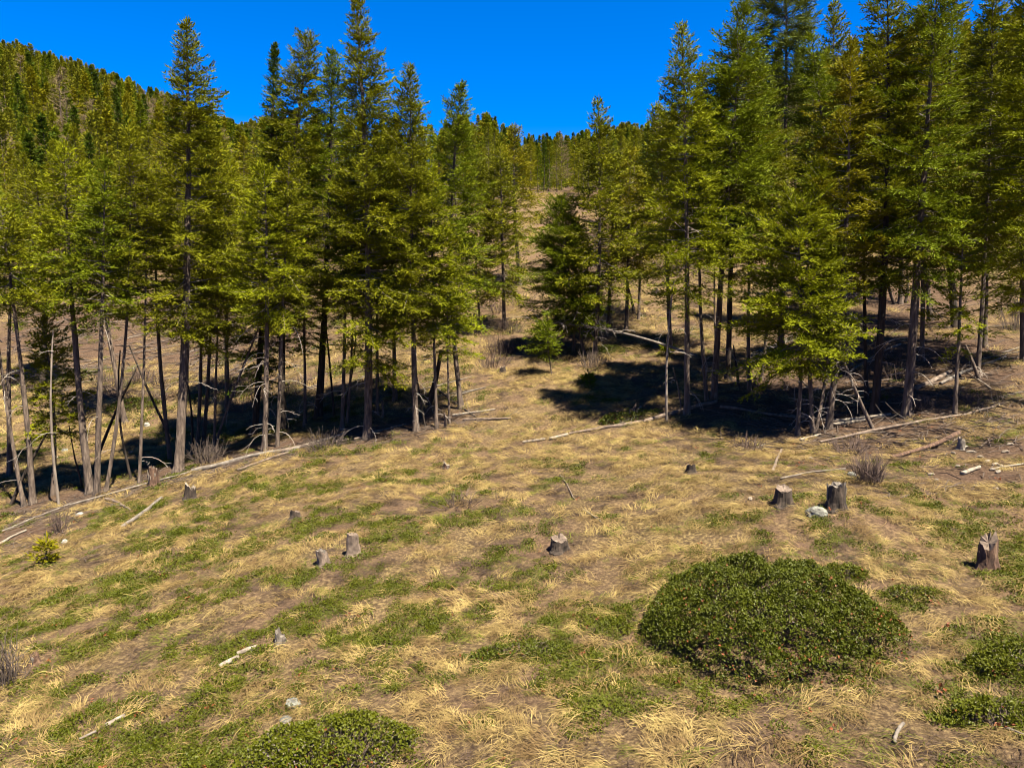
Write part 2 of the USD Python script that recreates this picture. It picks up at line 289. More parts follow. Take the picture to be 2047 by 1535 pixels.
def conifer(parent, rng, H, crown0, Rm, lean, dia, needle, bank_name='near', bark=BARK, top_pow=0.75, density=1.0, whorl=0.275, fill=0.7, gapping=0.15, trunk_sides=8, up_top=0.7, dead=0, asym=0.25, limbs=True, dead_len=1.0):
    """A conifer at the parent's origin: trunk, limbs, needle crown and dead lower branches as separate parts."""
    sweep = rng.normal(0, 0.012, 2) * H
    s, curve = trunk_curve(H, np.asarray(lean, float), sweep, rng)
    def at(h): return np.array([np.interp(h / H, s, curve[:, k]) for k in range(3)])
    hh = np.concatenate([[-0.5, 0.0, 0.12, 0.35], np.linspace(0.9, H, 13)])
    rad = dia / 2 * np.clip(1 - np.clip(hh / H, 0, 1) ** 1.15, 0.02, 1) ** 0.8
    rad[:4] *= np.array([1.75, 1.5, 1.25, 1.08])
    ctr = np.array([at(max(h, 0)) for h in hh]); ctr[:, 2] = hh
    v, f = tube(ctr, rad, trunk_sides)
    v += rng.normal(0, 0.035 * dia, v.shape) * np.array([1, 1, 0.3])
    part(parent, "trunk", v, f, bark, smooth=True)
    B, D, Wd, wood = [], [], [], []
    span = H - crown0; h = crown0
    asym_az = rng.uniform(0, 2 * np.pi)
    keys = np.array(sorted(BANKS[bank_name]))
    while h < H - 0.12:
        q = (h - crown0) / span                                # 0 at the crown's foot, 1 at the tip
        prof = min((1 - q) ** top_pow * 1.12, 1.0) * (0.62 + 0.38 * min(q / 0.16, 1))
        nb = max(3, int(round(rng.uniform(4.2, 6.2) * density)))
        az0 = rng.uniform(0, 2 * np.pi)
        for k in range(nb):
            if rng.random() < gapping * (1 - q) ** 0.5: continue
            az = az0 + 2 * np.pi * (k + rng.uniform(-0.3, 0.3)) / nb
            L = Rm * prof * rng.uniform(0.50, 1.18) * (1 + asym * math.cos(az - asym_az)) + 0.10
            el = math.radians(np.interp(q, [0, 0.3, 0.75, 1], [-16, -4, 18 * up_top, 62 * up_top]) + rng.normal(0, 13))
            z = h + rng.uniform(-0.5, 0.5) * whorl * fill
            tpl = BANKS[bank_name][keys[np.argmin(np.abs(keys - L))]]
            b, d, w, ax = tpl[rng.integers(len(tpl))]
            sc = L / (ax[-1, 0] / 0.97)
            ca, sa, ce, se = math.cos(az), math.sin(az), math.cos(el), math.sin(el)
            M = np.array([[ca, -sa, 0], [sa, ca, 0], [0, 0, 1]]) @ np.array([[ce, 0, -se], [0, 1, 0], [se, 0, ce]])
            roll = rng.normal(0, 0.25); M = M @ np.array([[1, 0, 0], [0, math.cos(roll), -math.sin(roll)], [0, math.sin(roll), math.cos(roll)]])
            o = at(min(z, H))
            B.append(b * sc @ M.T + o); D.append(d @ M.T); Wd.append(w)
            if limbs and L > 0.45:
                wood.append(tube(ax[::2] * sc @ M.T + o, np.linspace(0.009 + 0.005 * L, 0.003, 4), 3, cap=False))
        h += whorl * rng.uniform(0.75, 1.25) * (1 - 0.45 * q)
    n = 5                                                    # the leader
    B.append(np.array([at(H - 0.06 * k) for k in range(n)])); D.append(np.column_stack([rng.normal(0, 0.03, n), rng.normal(0, 0.03, n), np.full(n, 0.20)])); Wd.append(np.full(n, 0.025))
    B, D, Wd = np.vstack(B), np.vstack(D), np.concatenate(Wd)
    D[:, 2] += 0.02
    v, f = shoots_mesh(B, D, Wd, rng)
    c = part(parent, 'crown', v, f, needle)
    if wood:
        v, f = join(wood); part(parent, 'limb_wood', v, f, LIMB)
    for k in range(int(dead * 1.4)):
        z = rng.uniform(0.10, 0.98) * crown0
        o = at(z); az = rng.uniform(0, 2 * np.pi); L = rng.uniform(0.5, 1.25) * dead_len
        part(parent, 'dead_branch', *dead_branch(o, az, L, rng), DEADTWIG)
    return len(f)
def dead_branch(o, az, L, rng, droop=None):
    t = np.linspace(0, 1, 6); droop = rng.uniform(0.3, 0.95) if droop is None else droop
    out = L * (t - 0.25 * droop * t * t); z = L * (0.18 * t - droop * t ** 2.2)
    w = rng.normal(0, 0.10) * L * t ** 2
    p = o + np.column_stack([math.cos(az) * out - math.sin(az) * w, math.sin(az) * out + math.cos(az) * w, z])
    items = [tube(p, np.linspace(0.011, 0.004, 6), 3)]
    for _ in range(rng.integers(1, 4)):
        k = rng.integers(2, 5); a = az + rng.uniform(-1.1, 1.1); l2 = L * rng.uniform(0.2, 0.4)
        e = p[k] + np.array([math.cos(a) * l2, math.sin(a) * l2, rng.uniform(-0.6, 0.1) * l2])
        items.append(tube(np.array([p[k], (p[k] + e) / 2 + rng.normal(0, 0.02, 3), e]), np.array([0.006, 0.005, 0.003]), 3))
    return join(items)
# ------------------------------------------------------------------ the stand of conifers: one row per tree
# base px, top px, crown foot (photo row), crown radius px, trunk px, needles, options, label
FIRS = [
 ((66,1008),(5,400),590,95,12,'olive',dict(dead=5),'leaning fir on the crest at the far left edge with bare grey trunk'),
 ((48,1012),(-15,480),610,60,8,'green',dict(dead=3),'thin dark fir just left of the leaning edge fir'),
 ((106,990),(80,640),868,66,9,'olive',dict(whorl=0.24,top_pow=0.5),'short bushy fir with foliage low to the ground on the left crest'),
 ((181,987),(122,285),600,105,15,'bright',dict(dead=3),'thick trunked fir left of a close pair on the left crest'),
 ((193,992),(205,320),640,95,13,'green',dict(dead=2),'fir right of a close pair sharing one root spot on the left crest'),
 ((212,982),(258,246),560,75,8,'olive',dict(dead=3),'slim straight fir beside the close pair on the left crest'),
 ((278,970),(290,340),620,65,7,'olive',dict(dead=2),'slender fir just left of the split stump on the crest'),
 ((341,922),(312,330),640,75,9,'olive',{},'dark leaning fir behind the thick fir with orange torn bark'),
 ((357,947),(357,36),665,118,20,'olive',dict(dead=2,density=1.15),'tall thick fir with orange torn bark at its foot, left of centre'),
 ((395,893),(394,300),650,72,8,'olive',{},'dark thin fir right of the tall fir with torn bark'),
 ((407,888),(432,290),660,72,8,'golden',{},'dark curved fir standing left of the grey twig bush'),
 ((428,905),(458,330),700,64,6,'olive',dict(dead=4),'thin fir rising out of the grey twig bush'),
 ((528,902),(532,330),630,95,12,'bright',dict(dead=16,dead_len=1.15),'bright green fir with many drooping dead branches down its trunk'),
 ((508,872),(545,86),775,74,14,'dark',dict(bank_name='spruce',top_pow=0.9,whorl=0.25,gapping=0.08,density=1.1,bark=BARK_DARK),'narrow dark spruce with branches low down and a spire top'),
 ((554,893),(582,300),640,75,8,'olive',dict(dead=12,dead_len=1.1),'slim fir with arching dead branches right of the bright fir'),
 ((566,862),(620,66),640,95,14,'olive',dict(top_pow=0.55,gapping=0.34,bark=BARK_DARK),'fir with a blunt loose top left of the tallest fir'),
 ((610,852),(604,400),700,52,7,'green',dict(dead=5),'small fir with drooping low twigs behind the arching dead branches'),
 ((636,835),(664,100),600,102,15,'green',dict(bark=BARK_DARK,density=1.1),'fir with thick black shaded trunk left of the tallest fir'),
 ((684,860),(692,330),600,84,8,'olive',dict(dead=3),'dark pole trunked fir two left of the tallest fir'),
 ((694,845),(702,400),620,66,6,'green',{},'thin dark fir next left of the tallest fir'),
 ((735,877),(713,-4),730,122,17,'olive',dict(dead=6,density=1.15,top_pow=0.8),'tallest fir left of the clearing, its tip at the top edge'),
 ((755,830),(762,300),650,82,7,'green',dict(dead=2),'thin fir close behind the tallest fir on its right'),
 ((832,861),(824,143),650,106,12,'olive',dict(dead=8,density=1.1),'fir leaning left with reddish grey trunk at the clearing edge'),
 ((873,856),(862,330),640,84,7,'bright',dict(dead=7),'slim fir with bare thin trunk beside the burnt leaning snag'),
 ((899,850),(895,540),700,70,5,'bright',dict(whorl=0.24),'short fir on a thin stem at the clearing edge'),
 ((922,816),(926,176),625,96,11,'green',dict(dead=2),'last fir of the left stand, leaning over the clearing'),
 ((1008,662),(1000,290),585,78,8,'olive',{},'fir standing apart on the slope left of the grassy corridor'),
 ((962,668),(955,300),590,72,5,'olive',dict(dead=4),'thin fir left of the one standing apart on the slope'),
 ((1040,570),(1028,250),470,70,8,'golden',{},'fir far up the corridor with a feathery top on the skyline'),
 ((1169,712),(1122,395),650,96,6,'green',dict(bank_name='near',whorl=0.22,gapping=0.06,density=1.3,top_pow=0.6),'dense bushy green fir at the right of the grassy corridor'),
 ((1146,704),(1150,440),640,80,6,'dark',dict(bank_name='near',whorl=0.23,gapping=0.06,density=1.2),'dense dark fir between the bushy green fir and the spire topped fir'),
 ((1188,716),(1195,203),580,88,9,'olive',dict(dead=9),'spire topped fir right of the corridor above the shaded grass'),
 ((1215,662),(1228,330),545,66,8,'olive',dict(dead=3),'first of three slim firs behind the fallen bare tree'),
 ((1252,664),(1258,300),550,74,8,'golden',dict(dead=2),'middle of three slim firs behind the fallen bare tree'),
 ((1277,642),(1286,330),540,66,6,'olive',dict(dead=2),'last of three slim firs behind the fallen bare tree'),
 ((1374,830),(1362,50),592,104,12,'bright',dict(dead=3,density=1.1),'fir at the right side of the clearing with low bright boughs'),
 ((1413,802),(1408,140),505,86,8,'olive',dict(dead=14,dead_len=1.2),'slim fir with many arching dead branches on its left'),
 ((1427,800),(1488,12),470,128,13,'green',dict(dead=8,dead_len=1.2,density=1.15),'tall fir with pale trunk leaning right behind the clearing'),
 ((1455,762),(1472,100),500,104,12,'olive',dict(bark=BARK_DARK),'dark trunked fir behind the pale leaning one'),
 ((1498,784),(1512,300),560,84,8,'olive',{},'fir with bare straight lower trunk before the grey pole pile'),
 ((1520,760),(1540,250),520,90,7,'olive',dict(dead=3),'shaded fir right of the grey pole pile'),
 ((1594,872),(1586,395),728,132,9,'bright',dict(dead=6,whorl=0.24,density=1.15,top_pow=0.55),'bright bushy fir with the lowest hanging boughs right of the clearing'),
 ((1625,868),(1640,320),705,90,9,'bright',dict(dead=8),'fir with dark foot between the bushy fir and the leaning pole'),
 ((1656,858),(1692,82),560,108,13,'golden',dict(dead=12,gapping=0.36,dead_len=1.2),'thin crowned golden fir with bare trunk showing through'),
 ((1732,797),(1725,200),560,84,8,'olive',dict(bark=BARK_DARK),'slim dark fir just left of the thick black trunk'),
 ((1748,830),(1765,-70),560,122,16,'olive',dict(bark=BARK_DARK,dead=3),'fir with the thick dark straight trunk in the right stand'),
 ((1812,834),(1877,-80),560,132,18,'green',dict(dead=10,dead_len=1.2),'thick barked fir leaning right with dead branches on its trunk'),
 ((1800,607),(1792,140),455,92,9,'olive',dict(dead=2),'fir up the slope behind, among charred snags'),
 ((1910,655),(1915,-60),520,122,14,'olive',dict(bark=BARK_DARK),'dark trunked fir behind the small plate shaped fir'),
 ((1908,830),(1936,410),700,72,8,'bright',dict(gapping=0.3,whorl=0.3,top_pow=0.45),'small bright fir with a flat plate of low boughs on the right'),
 ((1954,757),(1985,-40),470,112,9,'olive',{},'tall fir behind the small bright fir near the right edge'),
 ((2014,448),(2020,40),335,70,9,'olive',dict(bark=BARK_DARK),'fir on the upper slope with dark trunk at the right edge'),
 ((1990,482),(1980,100),400,66,8,'olive',dict(bark=BARK_DARK),'fir on the upper slope left of the dark edge trunk'),
 ((2085,810),(2085,-90),520,150,14,'bright',{},'fir at the right edge reaching boughs into the picture'),
 ((1680,655),(1668,4),480,84,9,'olive',{},'fir in the middle of the right stand with a slim pointed top'),
 ((1860,640),(1848,12),500,96,10,'olive',{},'fir behind the thick leaning fir, its top near the sky gap'),
 ((1560,705),(1572,-70),240,84,13,'pine',dict(bank_name='pine',top_pow=0.4,gapping=0.1,whorl=0.34,density=1.2),'long needled pine with feathery tufts above the right stand'),
 ((20,950),(30,415),620,95,10,'green',{},'bushy green fir behind the leaning firs at the left edge'),
 ((250,845),(160,330),610,95,10,'bright',{},'bright fir behind the close pair on the left'),
 ((455,820),(465,330),600,95,10,'olive',{},'fir behind the grey twig bush, foliage filling the gap'),
 ((790,800),(775,260),600,92,9,'olive',{},'fir behind the tallest fir with crown showing on its right'),
 ((85,780),(60,330),600,80,12,'olive',dict(bark=BARK_DARK),'fir behind the short bushy fir on the left'),
 ((2045,722),(2052,60),600,112,9,'bright',dict(dead=6),'bright fir just inside the right edge above the tangle of grey branches'),
 ((1968,694),(1962,50),520,98,9,'olive',dict(dead=4),'shaded fir behind the plate shaped small fir'),
 ((1842,722),(1826,50),500,98,9,'golden',dict(dead=4),'golden tinged fir behind the thick leaning fir in the right stand'),
 ((1700,735),(1625,60),470,98,10,'green',dict(dead=4),'deep green fir in the middle of the right stand, top in the sky gap'),
 ((1340,700),(1310,210),500,96,9,'olive',{},'fir behind the clearing with crown left of the tall pointed fir'),
]
TRIS = 0
for i, (b, t, cb, r, w, nd, o, lab) in enumerate(FIRS):
    rng = np.random.default_rng(100 + i)
    p = hit(*b); top = spot(*t, p[1]); foot = spot(t[0], cb, p[1]); k = mpp(p[1])
    name = 'spruce_tree' if 'spruce' in lab else 'pine_tree' if 'pine' in lab else 'fir_tree'
    if p[1] > 32 and 'bank_name' not in o: o = dict(bank_name='middle', **o)
    path = thing(name, lab, 'tree', p)
    TRIS += conifer(path, rng, top[2] - p[2], max(foot[2] - p[2], 0.6), r * 1.14 * k, (top[0] - p[0], rng.normal(0, 0.15)), w * k, NEEDLE[nd], **o)
BASES = np.array([hit(*b)[:2] for b, *_ in FIRS])

# ------------------------------------------------------------------ dead poles and snags (standing or leaning)
POLES = [  # base, top, width px, bark, twigs, label
 ((118,1012),(106,660),6,BARK_PALE,3,'pale thin dead tree standing on the crest by the short bushy fir'),
 ((262,957),(240,700),5,BARK_DARK,2,'thin dark crooked pole standing left of the slender fir'),
 ((186,940),(272,738),7,BARK_DARK,0,'dark pole leaning right behind the close pair of firs'),
 ((345,882),(258,690),6,BARK_DARK,2,'dark pole leaning left towards the slender fir'),
 ((424,905),(548,580),6,BARK,3,'long grey pole leaning right out of the twig bush'),
 ((22,1010),(98,860),8,BARK_DARK,0,'thick dark pole leaning right behind the edge firs'),
 ((165,975),(138,850),4,BARK_DARK,1,'short thin dark stick leaning left of the thick fir'),
 ((385,905),(376,770),6,BARK_DARK,0,'short dark pole beside the tall fir with torn bark'),
 ((668,832),(640,560),5,BARK_DARK,2,'thin dark pole between the black trunk and the tallest fir'),
 ((683,835),(712,660),5,BARK_DARK,0,'dark pole leaning right left of the tallest fir'),
 ((850,854),(824,690),4,BARK_DARK,2,'thin dark pole leaning left beside the reddish trunk'),
 ((856,812),(882,700),14,BARK_DARK,2,'thick burnt snag broken off and leaning right'),
 ((1333,845),(1347,560),6,BARK_PALE,6,'thin pale dead tree at the right side of the clearing'),
 ((1362,830),(1345,735),3,BARK,2,'short thin leaning stick beside the pale dead tree'),
 ((1431,700),(1434,420),4,BARK,3,'thin grey pole up the slope between two slim firs'),
 ((1477,774),(1466,690),6,BARK_DARK,1,'short dark pole leaning left near the grey pole pile'),
 ((1630,867),(1662,640),8,BARK,4,'brown pole leaning right between two firs'),
 ((1744,856),(1664,660),8,BARK,14,'dead pole leaning left hung with drooping grey branches'),
 ((1268,627),(1256,575),7,BARK_DARK,0,'short dark leaning pole behind three slim firs'),
 ((1787,608),(1768,500),6,BARK_DARK,0,'charred pointed snag leaning left up the slope'),
 ((1810,605),(1816,555),6,BARK_DARK,0,'short charred snag up the slope on the right'),
 ((1958,760),(1930,690),8,BARK,4,'grey dead stem leaning left under the right edge firs'),
 ((765,835),(764,800),6,BARK,0,'short broken brown post beside the tallest fir'),
 ((890,855),(888,825),7,BARK,0,'short broken post under the short fir'),
]
for i, (b, t, w, mt, tw, lab) in enumerate(POLES):
    rng = np.random.default_rng(300 + i)
    p = hit(*b); k = mpp(p[1]); top = spot(*t, p[1] + rng.uniform(-0.5, 0.5)) - p
    path = thing('dead_pole', lab, 'dead tree', p)
    s = np.linspace(-0.04, 1, 9)
    c = s[:, None] * top + np.column_stack([0.03 * np.linalg.norm(top) * np.sin(np.pi * s), np.zeros(9), np.zeros(9)]) * rng.normal(0, 1)
    v, f = tube(c, w * k / 2 * (1 - 0.55 * np.clip(s, 0, 1)), 7)
    part(path, 'trunk', v + rng.normal(0, 0.004, v.shape), f, mt, smooth=True)
    for _ in range(tw):
        z = rng.uniform(0.25, 0.95)
        part(path, 'dead_branch', *dead_branch(top * z, rng.uniform(0, 2 * np.pi), rng.uniform(0.4, 1.0), rng), DEADTWIG)

# ------------------------------------------------------------------ logs and fallen poles
def log(a, b, w0, w1, mat, label, name='fallen_log', cat='log', group=None, sides=8, seed=0, lift=0.0, twigs=0, segs=12, twig_side=None, bow=0.02):
    rng = np.random.default_rng(seed)
    a, b = np.array(a, float), np.array(b, float)
    s = np.linspace(0, 1, segs); xy = a[:2] + (b[:2] - a[:2]) * s[:, None]
    L = np.linalg.norm(b - a); nrm = np.array([-(b - a)[1], (b - a)[0]]) / (L + 1e-9)
    xy = xy + nrm * (bow * L * rng.normal() * np.sin(np.pi * s) + rng.normal(0, 0.012, segs) * min(L, 1) * 0.6)[:, None]
    r = np.linspace(w0, w1, segs) / 2
    g = ground(xy[:, 0], xy[:, 1]); z = np.maximum(g, np.linspace(g[0], g[-1], segs)) + r * 0.55 + 0.02 + np.linspace(0, lift, segs)
    c = np.column_stack([xy, z]); o = c[0].copy(); o[2] = g[0]
    v, f = tube(c - o, r, sides)
    v = v + (meshkit.noise((v + o) * 9, seed) - 0.5)[:, None] * r.mean() * 0.5
    path = thing(name, label, cat, o, group=group)
    part(path, 'stem', v, f, mat, smooth=True)
    for _ in range(twigs):
        q = rng.random() ** 0.7 if twig_side is None else 1 - 0.45 * rng.random() ** 1.3
        j = q * (segs - 1); k0 = int(min(j, segs - 2)); at = c[k0] + (c[k0 + 1] - c[k0]) * (j - k0)
        part(path, 'dead_branch', *dead_branch(at - o, rng.uniform(0, 2 * np.pi), rng.uniform(0.4, 0.9), rng, droop=rng.uniform(-0.7, 0.5)), DEADWOOD)
    return path
LOGS = [  # ends, widths px, material, twigs, label
 ((244,1058),(324,998),11,9,DEADWOOD,0,'short straight grey log lying alone on the left grass'),
 ((383,946),(600,897),12,9,DEADWOOD,2,'long pale log lying along the left crest below the twig bush'),
 ((560,905),(735,876),10,7,BROWNWOOD,3,'brown log running along the crest towards the tallest fir'),
 ((475,942),(590,902),7,5,BROWNWOOD,2,'thin dark branchy log beside the long pale log'),
 ((140,1012),(400,940),6,4,DEADWOOD,0,'long thin pale pole along the foot of the left firs'),
 ((5,1065),(140,1010),6,5,DEADWOOD,0,'pale pole at the left edge below the leaning firs'),
 ((0,1090),(52,1062),7,5,WHITEWOOD,0,'bleached stick at the left edge on bare soil'),
 ((210,1000),(260,1022),8,5,BROWNWOOD,1,'short rotten brown piece above the short grey log'),
 ((600,895),(690,868),6,4,WHITEWOOD,0,'thin bleached pole near the foot of the tallest fir'),
 ((740,868),(812,850),5,4,DEADWOOD,2,'thin grey pole right of the tallest fir'),
 ((905,833),(990,820),6,4,WHITEWOOD,0,'bleached pole pointing into the clearing from the left stand'),
 ((925,842),(1022,838),6,4,BROWNWOOD,1,'brown pole pointing into the clearing from the left stand'),
 ((870,775),(952,836),5,3,BARK_DARK,1,'dark thin pole slanting down towards the clearing'),
 ((1290,846),(1432,806),12,8,BROWNWOOD,0,'dark thick log at the foot of the firs right of the clearing'),
 ((1045,886),(1090,880),6,6,WHITEWOOD,0,'short broken bleached piece left of the white birch like log'),
 ((1098,880),(1135,871),8,7,WHITEWOOD,0,'bleached piece of log in the middle of the clearing'),
 ((1138,870),(1300,844),7,9,BROWNWOOD,4,'long grey brown log crossing the middle of the clearing'),
 ((1262,846),(1280,816),7,5,DEADWOOD,0,'short pale stick propped beside the long clearing log'),
 ((1490,905),(1530,890),3,3,DEADWOOD,0,'small thin stick in the grass under the right stand'),
 ((1660,846),(1780,832),9,7,WHITEWOOD,0,'pale log lying across under the right stand'),
 ((1664,852),(1730,842),8,6,WHITEWOOD,0,'short pale log in front of the one across the right stand'),
 ((1600,882),(1640,872),7,6,WHITEWOOD,0,'short white stick in front of the bushy fir'),
 ((1640,886),(1930,832),6,8,BROWNWOOD,6,'long dark thin fallen tree with twigs below the right stand'),
 ((1930,832),(1998,812),8,4,BROWNWOOD,8,'branchy top of a fallen tree beyond its long dark stem'),
 ((1782,918),(1916,870),9,12,ROTWOOD,0,'split reddish log lying uphill near the small stump'),
 ((1560,960),(1690,940),5,4,DEADWOOD,0,'thin pale pole behind the two right stumps'),
 ((1545,945),(1562,902),8,6,BROWNWOOD,0,'short brown rotten log in the grass left of the two stumps'),
 ((1120,952),(1148,1000),3,3,BROWNWOOD,0,'thin bent dark stick in the middle of the grass'),
 ((1165,1020),(1205,1050),4,3,DEADWOOD,0,'thin grey stick above the low dark stump'),
 ((438,1338),(476,1318),13,12,WHITEWOOD,0,'lower half of a bleached rotten log in the lower left grass'),
 ((474,1314),(514,1298),12,13,WHITEWOOD,0,'upper half of a bleached rotten log in the lower left grass'),
 ((212,1456),(250,1438),13,12,WHITEWOOD,0,'bleached flat piece of log near the bottom left'),
 ((158,1482),(192,1466),7,7,DEADWOOD,0,'small grey piece of log lowest on the left'),
 ((1788,1492),(1806,1452),10,9,DEADWOOD,0,'grey stick standing out right of the bottom centre grass'),
 ((1985,1454),(2060,1482),11,10,DEADWOOD,0,'grey log in the bottom right corner'),
 ((1922,950),(1958,938),11,9,WHITEWOOD,0,'long white wood splinter on the bare soil'),
 ((1990,940),(2047,930),5,4,WHITEWOOD,0,'thin white stick at the right edge on bare soil'),
 ((1880,770),(2010,716),9,6,DEADWOOD,2,'pale stick lying uphill under the right edge firs'),
 ((1700,745),(1800,690),6,5,DEADWOOD,5,'grey fallen pole deep in the shade of the right stand'),
 ((1830,780),(1900,745),12,10,BROWNWOOD,5,'thick dark fallen trunk with dead branches right of the leaning fir'),
 ((1560,830),(1700,850),5,4,BROWNWOOD,2,'dark pole across the feet of the firs in the right stand'),
 ((1440,815),(1590,838),7,6,BROWNWOOD,0,'dark pole lying on brown litter behind the bushy fir'),
]
for i, (a, b, w0, w1, mt, tw, lab) in enumerate(LOGS):
    p, q2 = hit(*a), hit(*b)
    log(p, q2, 0.8 * w0 * mpp(p[1]), 0.8 * w1 * mpp(q2[1]), mt, lab, seed=400 + i, twigs=tw)
# the snag that fell against the bushes: its bare top held above the ground
p = hit(1392, 712); e = spot(1068, 643, p[1] + 1.0); s = np.linspace(0, 1, 14)
c = (e - p) * s[:, None]; c[:, 2] += 0.35 * np.sin(np.pi * s)
path = thing('fallen_tree', 'fallen bare tree held above the ground with a grey twiggy top, right of the corridor', 'dead tree', p)
part(path, 'stem', *tube(c, np.linspace(6.5, 2.0, 14) * mpp(p[1]) / 2, 7), DEADWOOD, smooth=True)
rng = np.random.default_rng(77)
for k in range(46):
    q = 1 - 0.52 * rng.random() ** 1.2; at = np.array([np.interp(q, s, c[:, j]) for j in range(3)])
    part(path, 'dead_branch', *dead_branch(at, rng.uniform(0, 2 * np.pi), rng.uniform(0.45, 1.25), rng, droop=rng.uniform(-0.8, 0.9)), DEADTWIG)
# grey pole pile and slash poles, each a thing of its own
rng = np.random.default_rng(78)
for k in range(16):
    u0, v0 = rng.uniform(1470, 1530), rng.uniform(700, 735); p = hit(u0, v0); q2 = hit(u0 + rng.uniform(55, 95), v0 - rng.uniform(12, 40))
    log(p, q2, 0.09, 0.06, DEADWOOD, 'grey fallen pole in the pile behind the right of the clearing', group='poles of the grey pile behind the clearing', seed=500 + k, sides=6, segs=6)
for k in range(70):
    u0, v0 = rng.uniform(0, 480), rng.uniform(600, 775); p = hit(u0, v0); a = rng.normal(0.15, 0.5); L = rng.uniform(1.5, 5.0)
    log(p, (p[0] + L * math.cos(a), p[1] + L * math.sin(a), 0), rng.uniform(0.04, 0.09), 0.03, [DEADWOOD, BROWNWOOD, WHITEWOOD][rng.choice(3, p=[.45, .5, .05])], 'fallen pole among the slash on the slope behind the left firs', group='slash poles behind the left firs', seed=520 + k, sides=6, segs=6)
for k in range(46):
    u0, v0 = rng.uniform(1560, 2040), rng.uniform(560, 830); p = hit(u0, v0); a = rng.normal(0.35, 0.6); L = rng.uniform(1.0, 3.5)
    log(p, (p[0] + L * math.cos(a), p[1] + L * math.sin(a), 0), rng.uniform(0.03, 0.07), 0.025, [DEADWOOD, BROWNWOOD, WHITEWOOD][rng.choice(3, p=[.4, .55, .05])], 'fallen pole in the litter under the right stand', group='slash poles under the right stand', seed=600 + k, sides=6, segs=6)
for k in range(22):
    u0, v0 = rng.uniform(520, 1000), rng.uniform(640, 800); p = hit(u0, v0); a = rng.normal(0.1, 0.5); L = rng.uniform(1.0, 3.0)
    log(p, (p[0] + L * math.cos(a), p[1] + L * math.sin(a), 0), rng.uniform(0.05, 0.10), 0.04, DEADWOOD, 'thin fallen pole on the slope behind the centre left firs', group='slash poles behind the centre left firs', seed=650 + k, sides=6, segs=6)

# ------------------------------------------------------------------ stumps
def stump(b, wpx, hpx, label, side, topm, lean=0.0, jag=0.05, rot=0.0, seed=0, taper=0.82):
    rng = np.random.default_rng(seed); p = hit(*b); k = mpp(p[1]) * 1.02
    r, h = wpx * k / 2 * 0.9, hpx * k * 0.96
    n = 22; ang = np.arange(n) * 2 * np.pi / n
    hs = np.array([-0.12, 0.0, 0.06, 0.16, 0.32, 0.55, 0.8, 1.0]); flare = np.array([1.38, 1.3, 1.17, 1.06, 1.0, 0.95, 0.92, 0.9]) * np.interp(hs, [0, 1], [1, taper / 0.86])
    root = 1 + 0.22 * np.sin(ang * rng.integers(3, 5) + rng.uniform(0, 6)) + rng.normal(0, 0.05, n)
    rows = []
    top_j = 1 + rng.normal(0, jag, n) + jag * 1.5 * np.sin(ang + rng.uniform(0, 6))
    for z, fl in zip(hs, flare):
        w = np.clip(1 - z * 2.2, 0, 1)
        rr = r * fl * (1 + (root - 1) * w + rng.normal(0, 0.025, n))
        rows.append(np.column_stack([rr * np.cos(ang) + lean * z * h, rr * np.sin(ang), np.full(n, z * h) if z < 1 else h * top_j]))
    v = np.vstack(rows); i, j = np.meshgrid(np.arange(len(hs) - 1), np.arange(n), indexing='ij'); kk = (j + 1) % n
    q = np.stack([i * n + j, i * n + kk, (i + 1) * n + kk, (i + 1) * n + j], -1).reshape(-1, 4)
    path = thing('tree_stump', label, 'tree stump', p, rz=rot)
    part(path, 'bark', v, np.vstack([q[:, [0, 1, 2]], q[:, [0, 2, 3]]]), side)
    rim = rows[-1]; c = rim.mean(0); ring2 = c + (rim - c) * 0.55 + np.column_stack([np.zeros((n, 2)), rng.normal(-0.02, 0.012, n)])
    rim2 = c + (rim - c) * 0.985 - [0, 0, 0.004]
    v = np.vstack([rim2, ring2, (c + [0, 0, -0.03])[None]]); a = np.arange(n); b2 = (a + 1) % n
    part(path, 'cut_top', v, np.vstack([np.column_stack([a, b2, n + b2]), np.column_stack([a, n + b2, n + a]), np.column_stack([n + a, n + b2, np.full(n, 2 * n)])]), topm)
    return path, p, r, h, rng
def splinters(path, r, h, rng, n, mat, name='splinter', spread=1.1):
    for _ in range(n):
        a = rng.uniform(0, 2 * np.pi); b = np.array([r * 0.8 * math.cos(a), r * 0.8 * math.sin(a), rng.uniform(0.1, 0.6) * h])
        e = b + np.array([spread * r * 0.5 * math.cos(a), spread * r * 0.5 * math.sin(a), rng.uniform(0.2, 0.7) * h])
        part(path, name, *tube(np.array([b, (b + e) / 2, e]), np.array([0.03, 0.026, 0.006]), 4), mat)
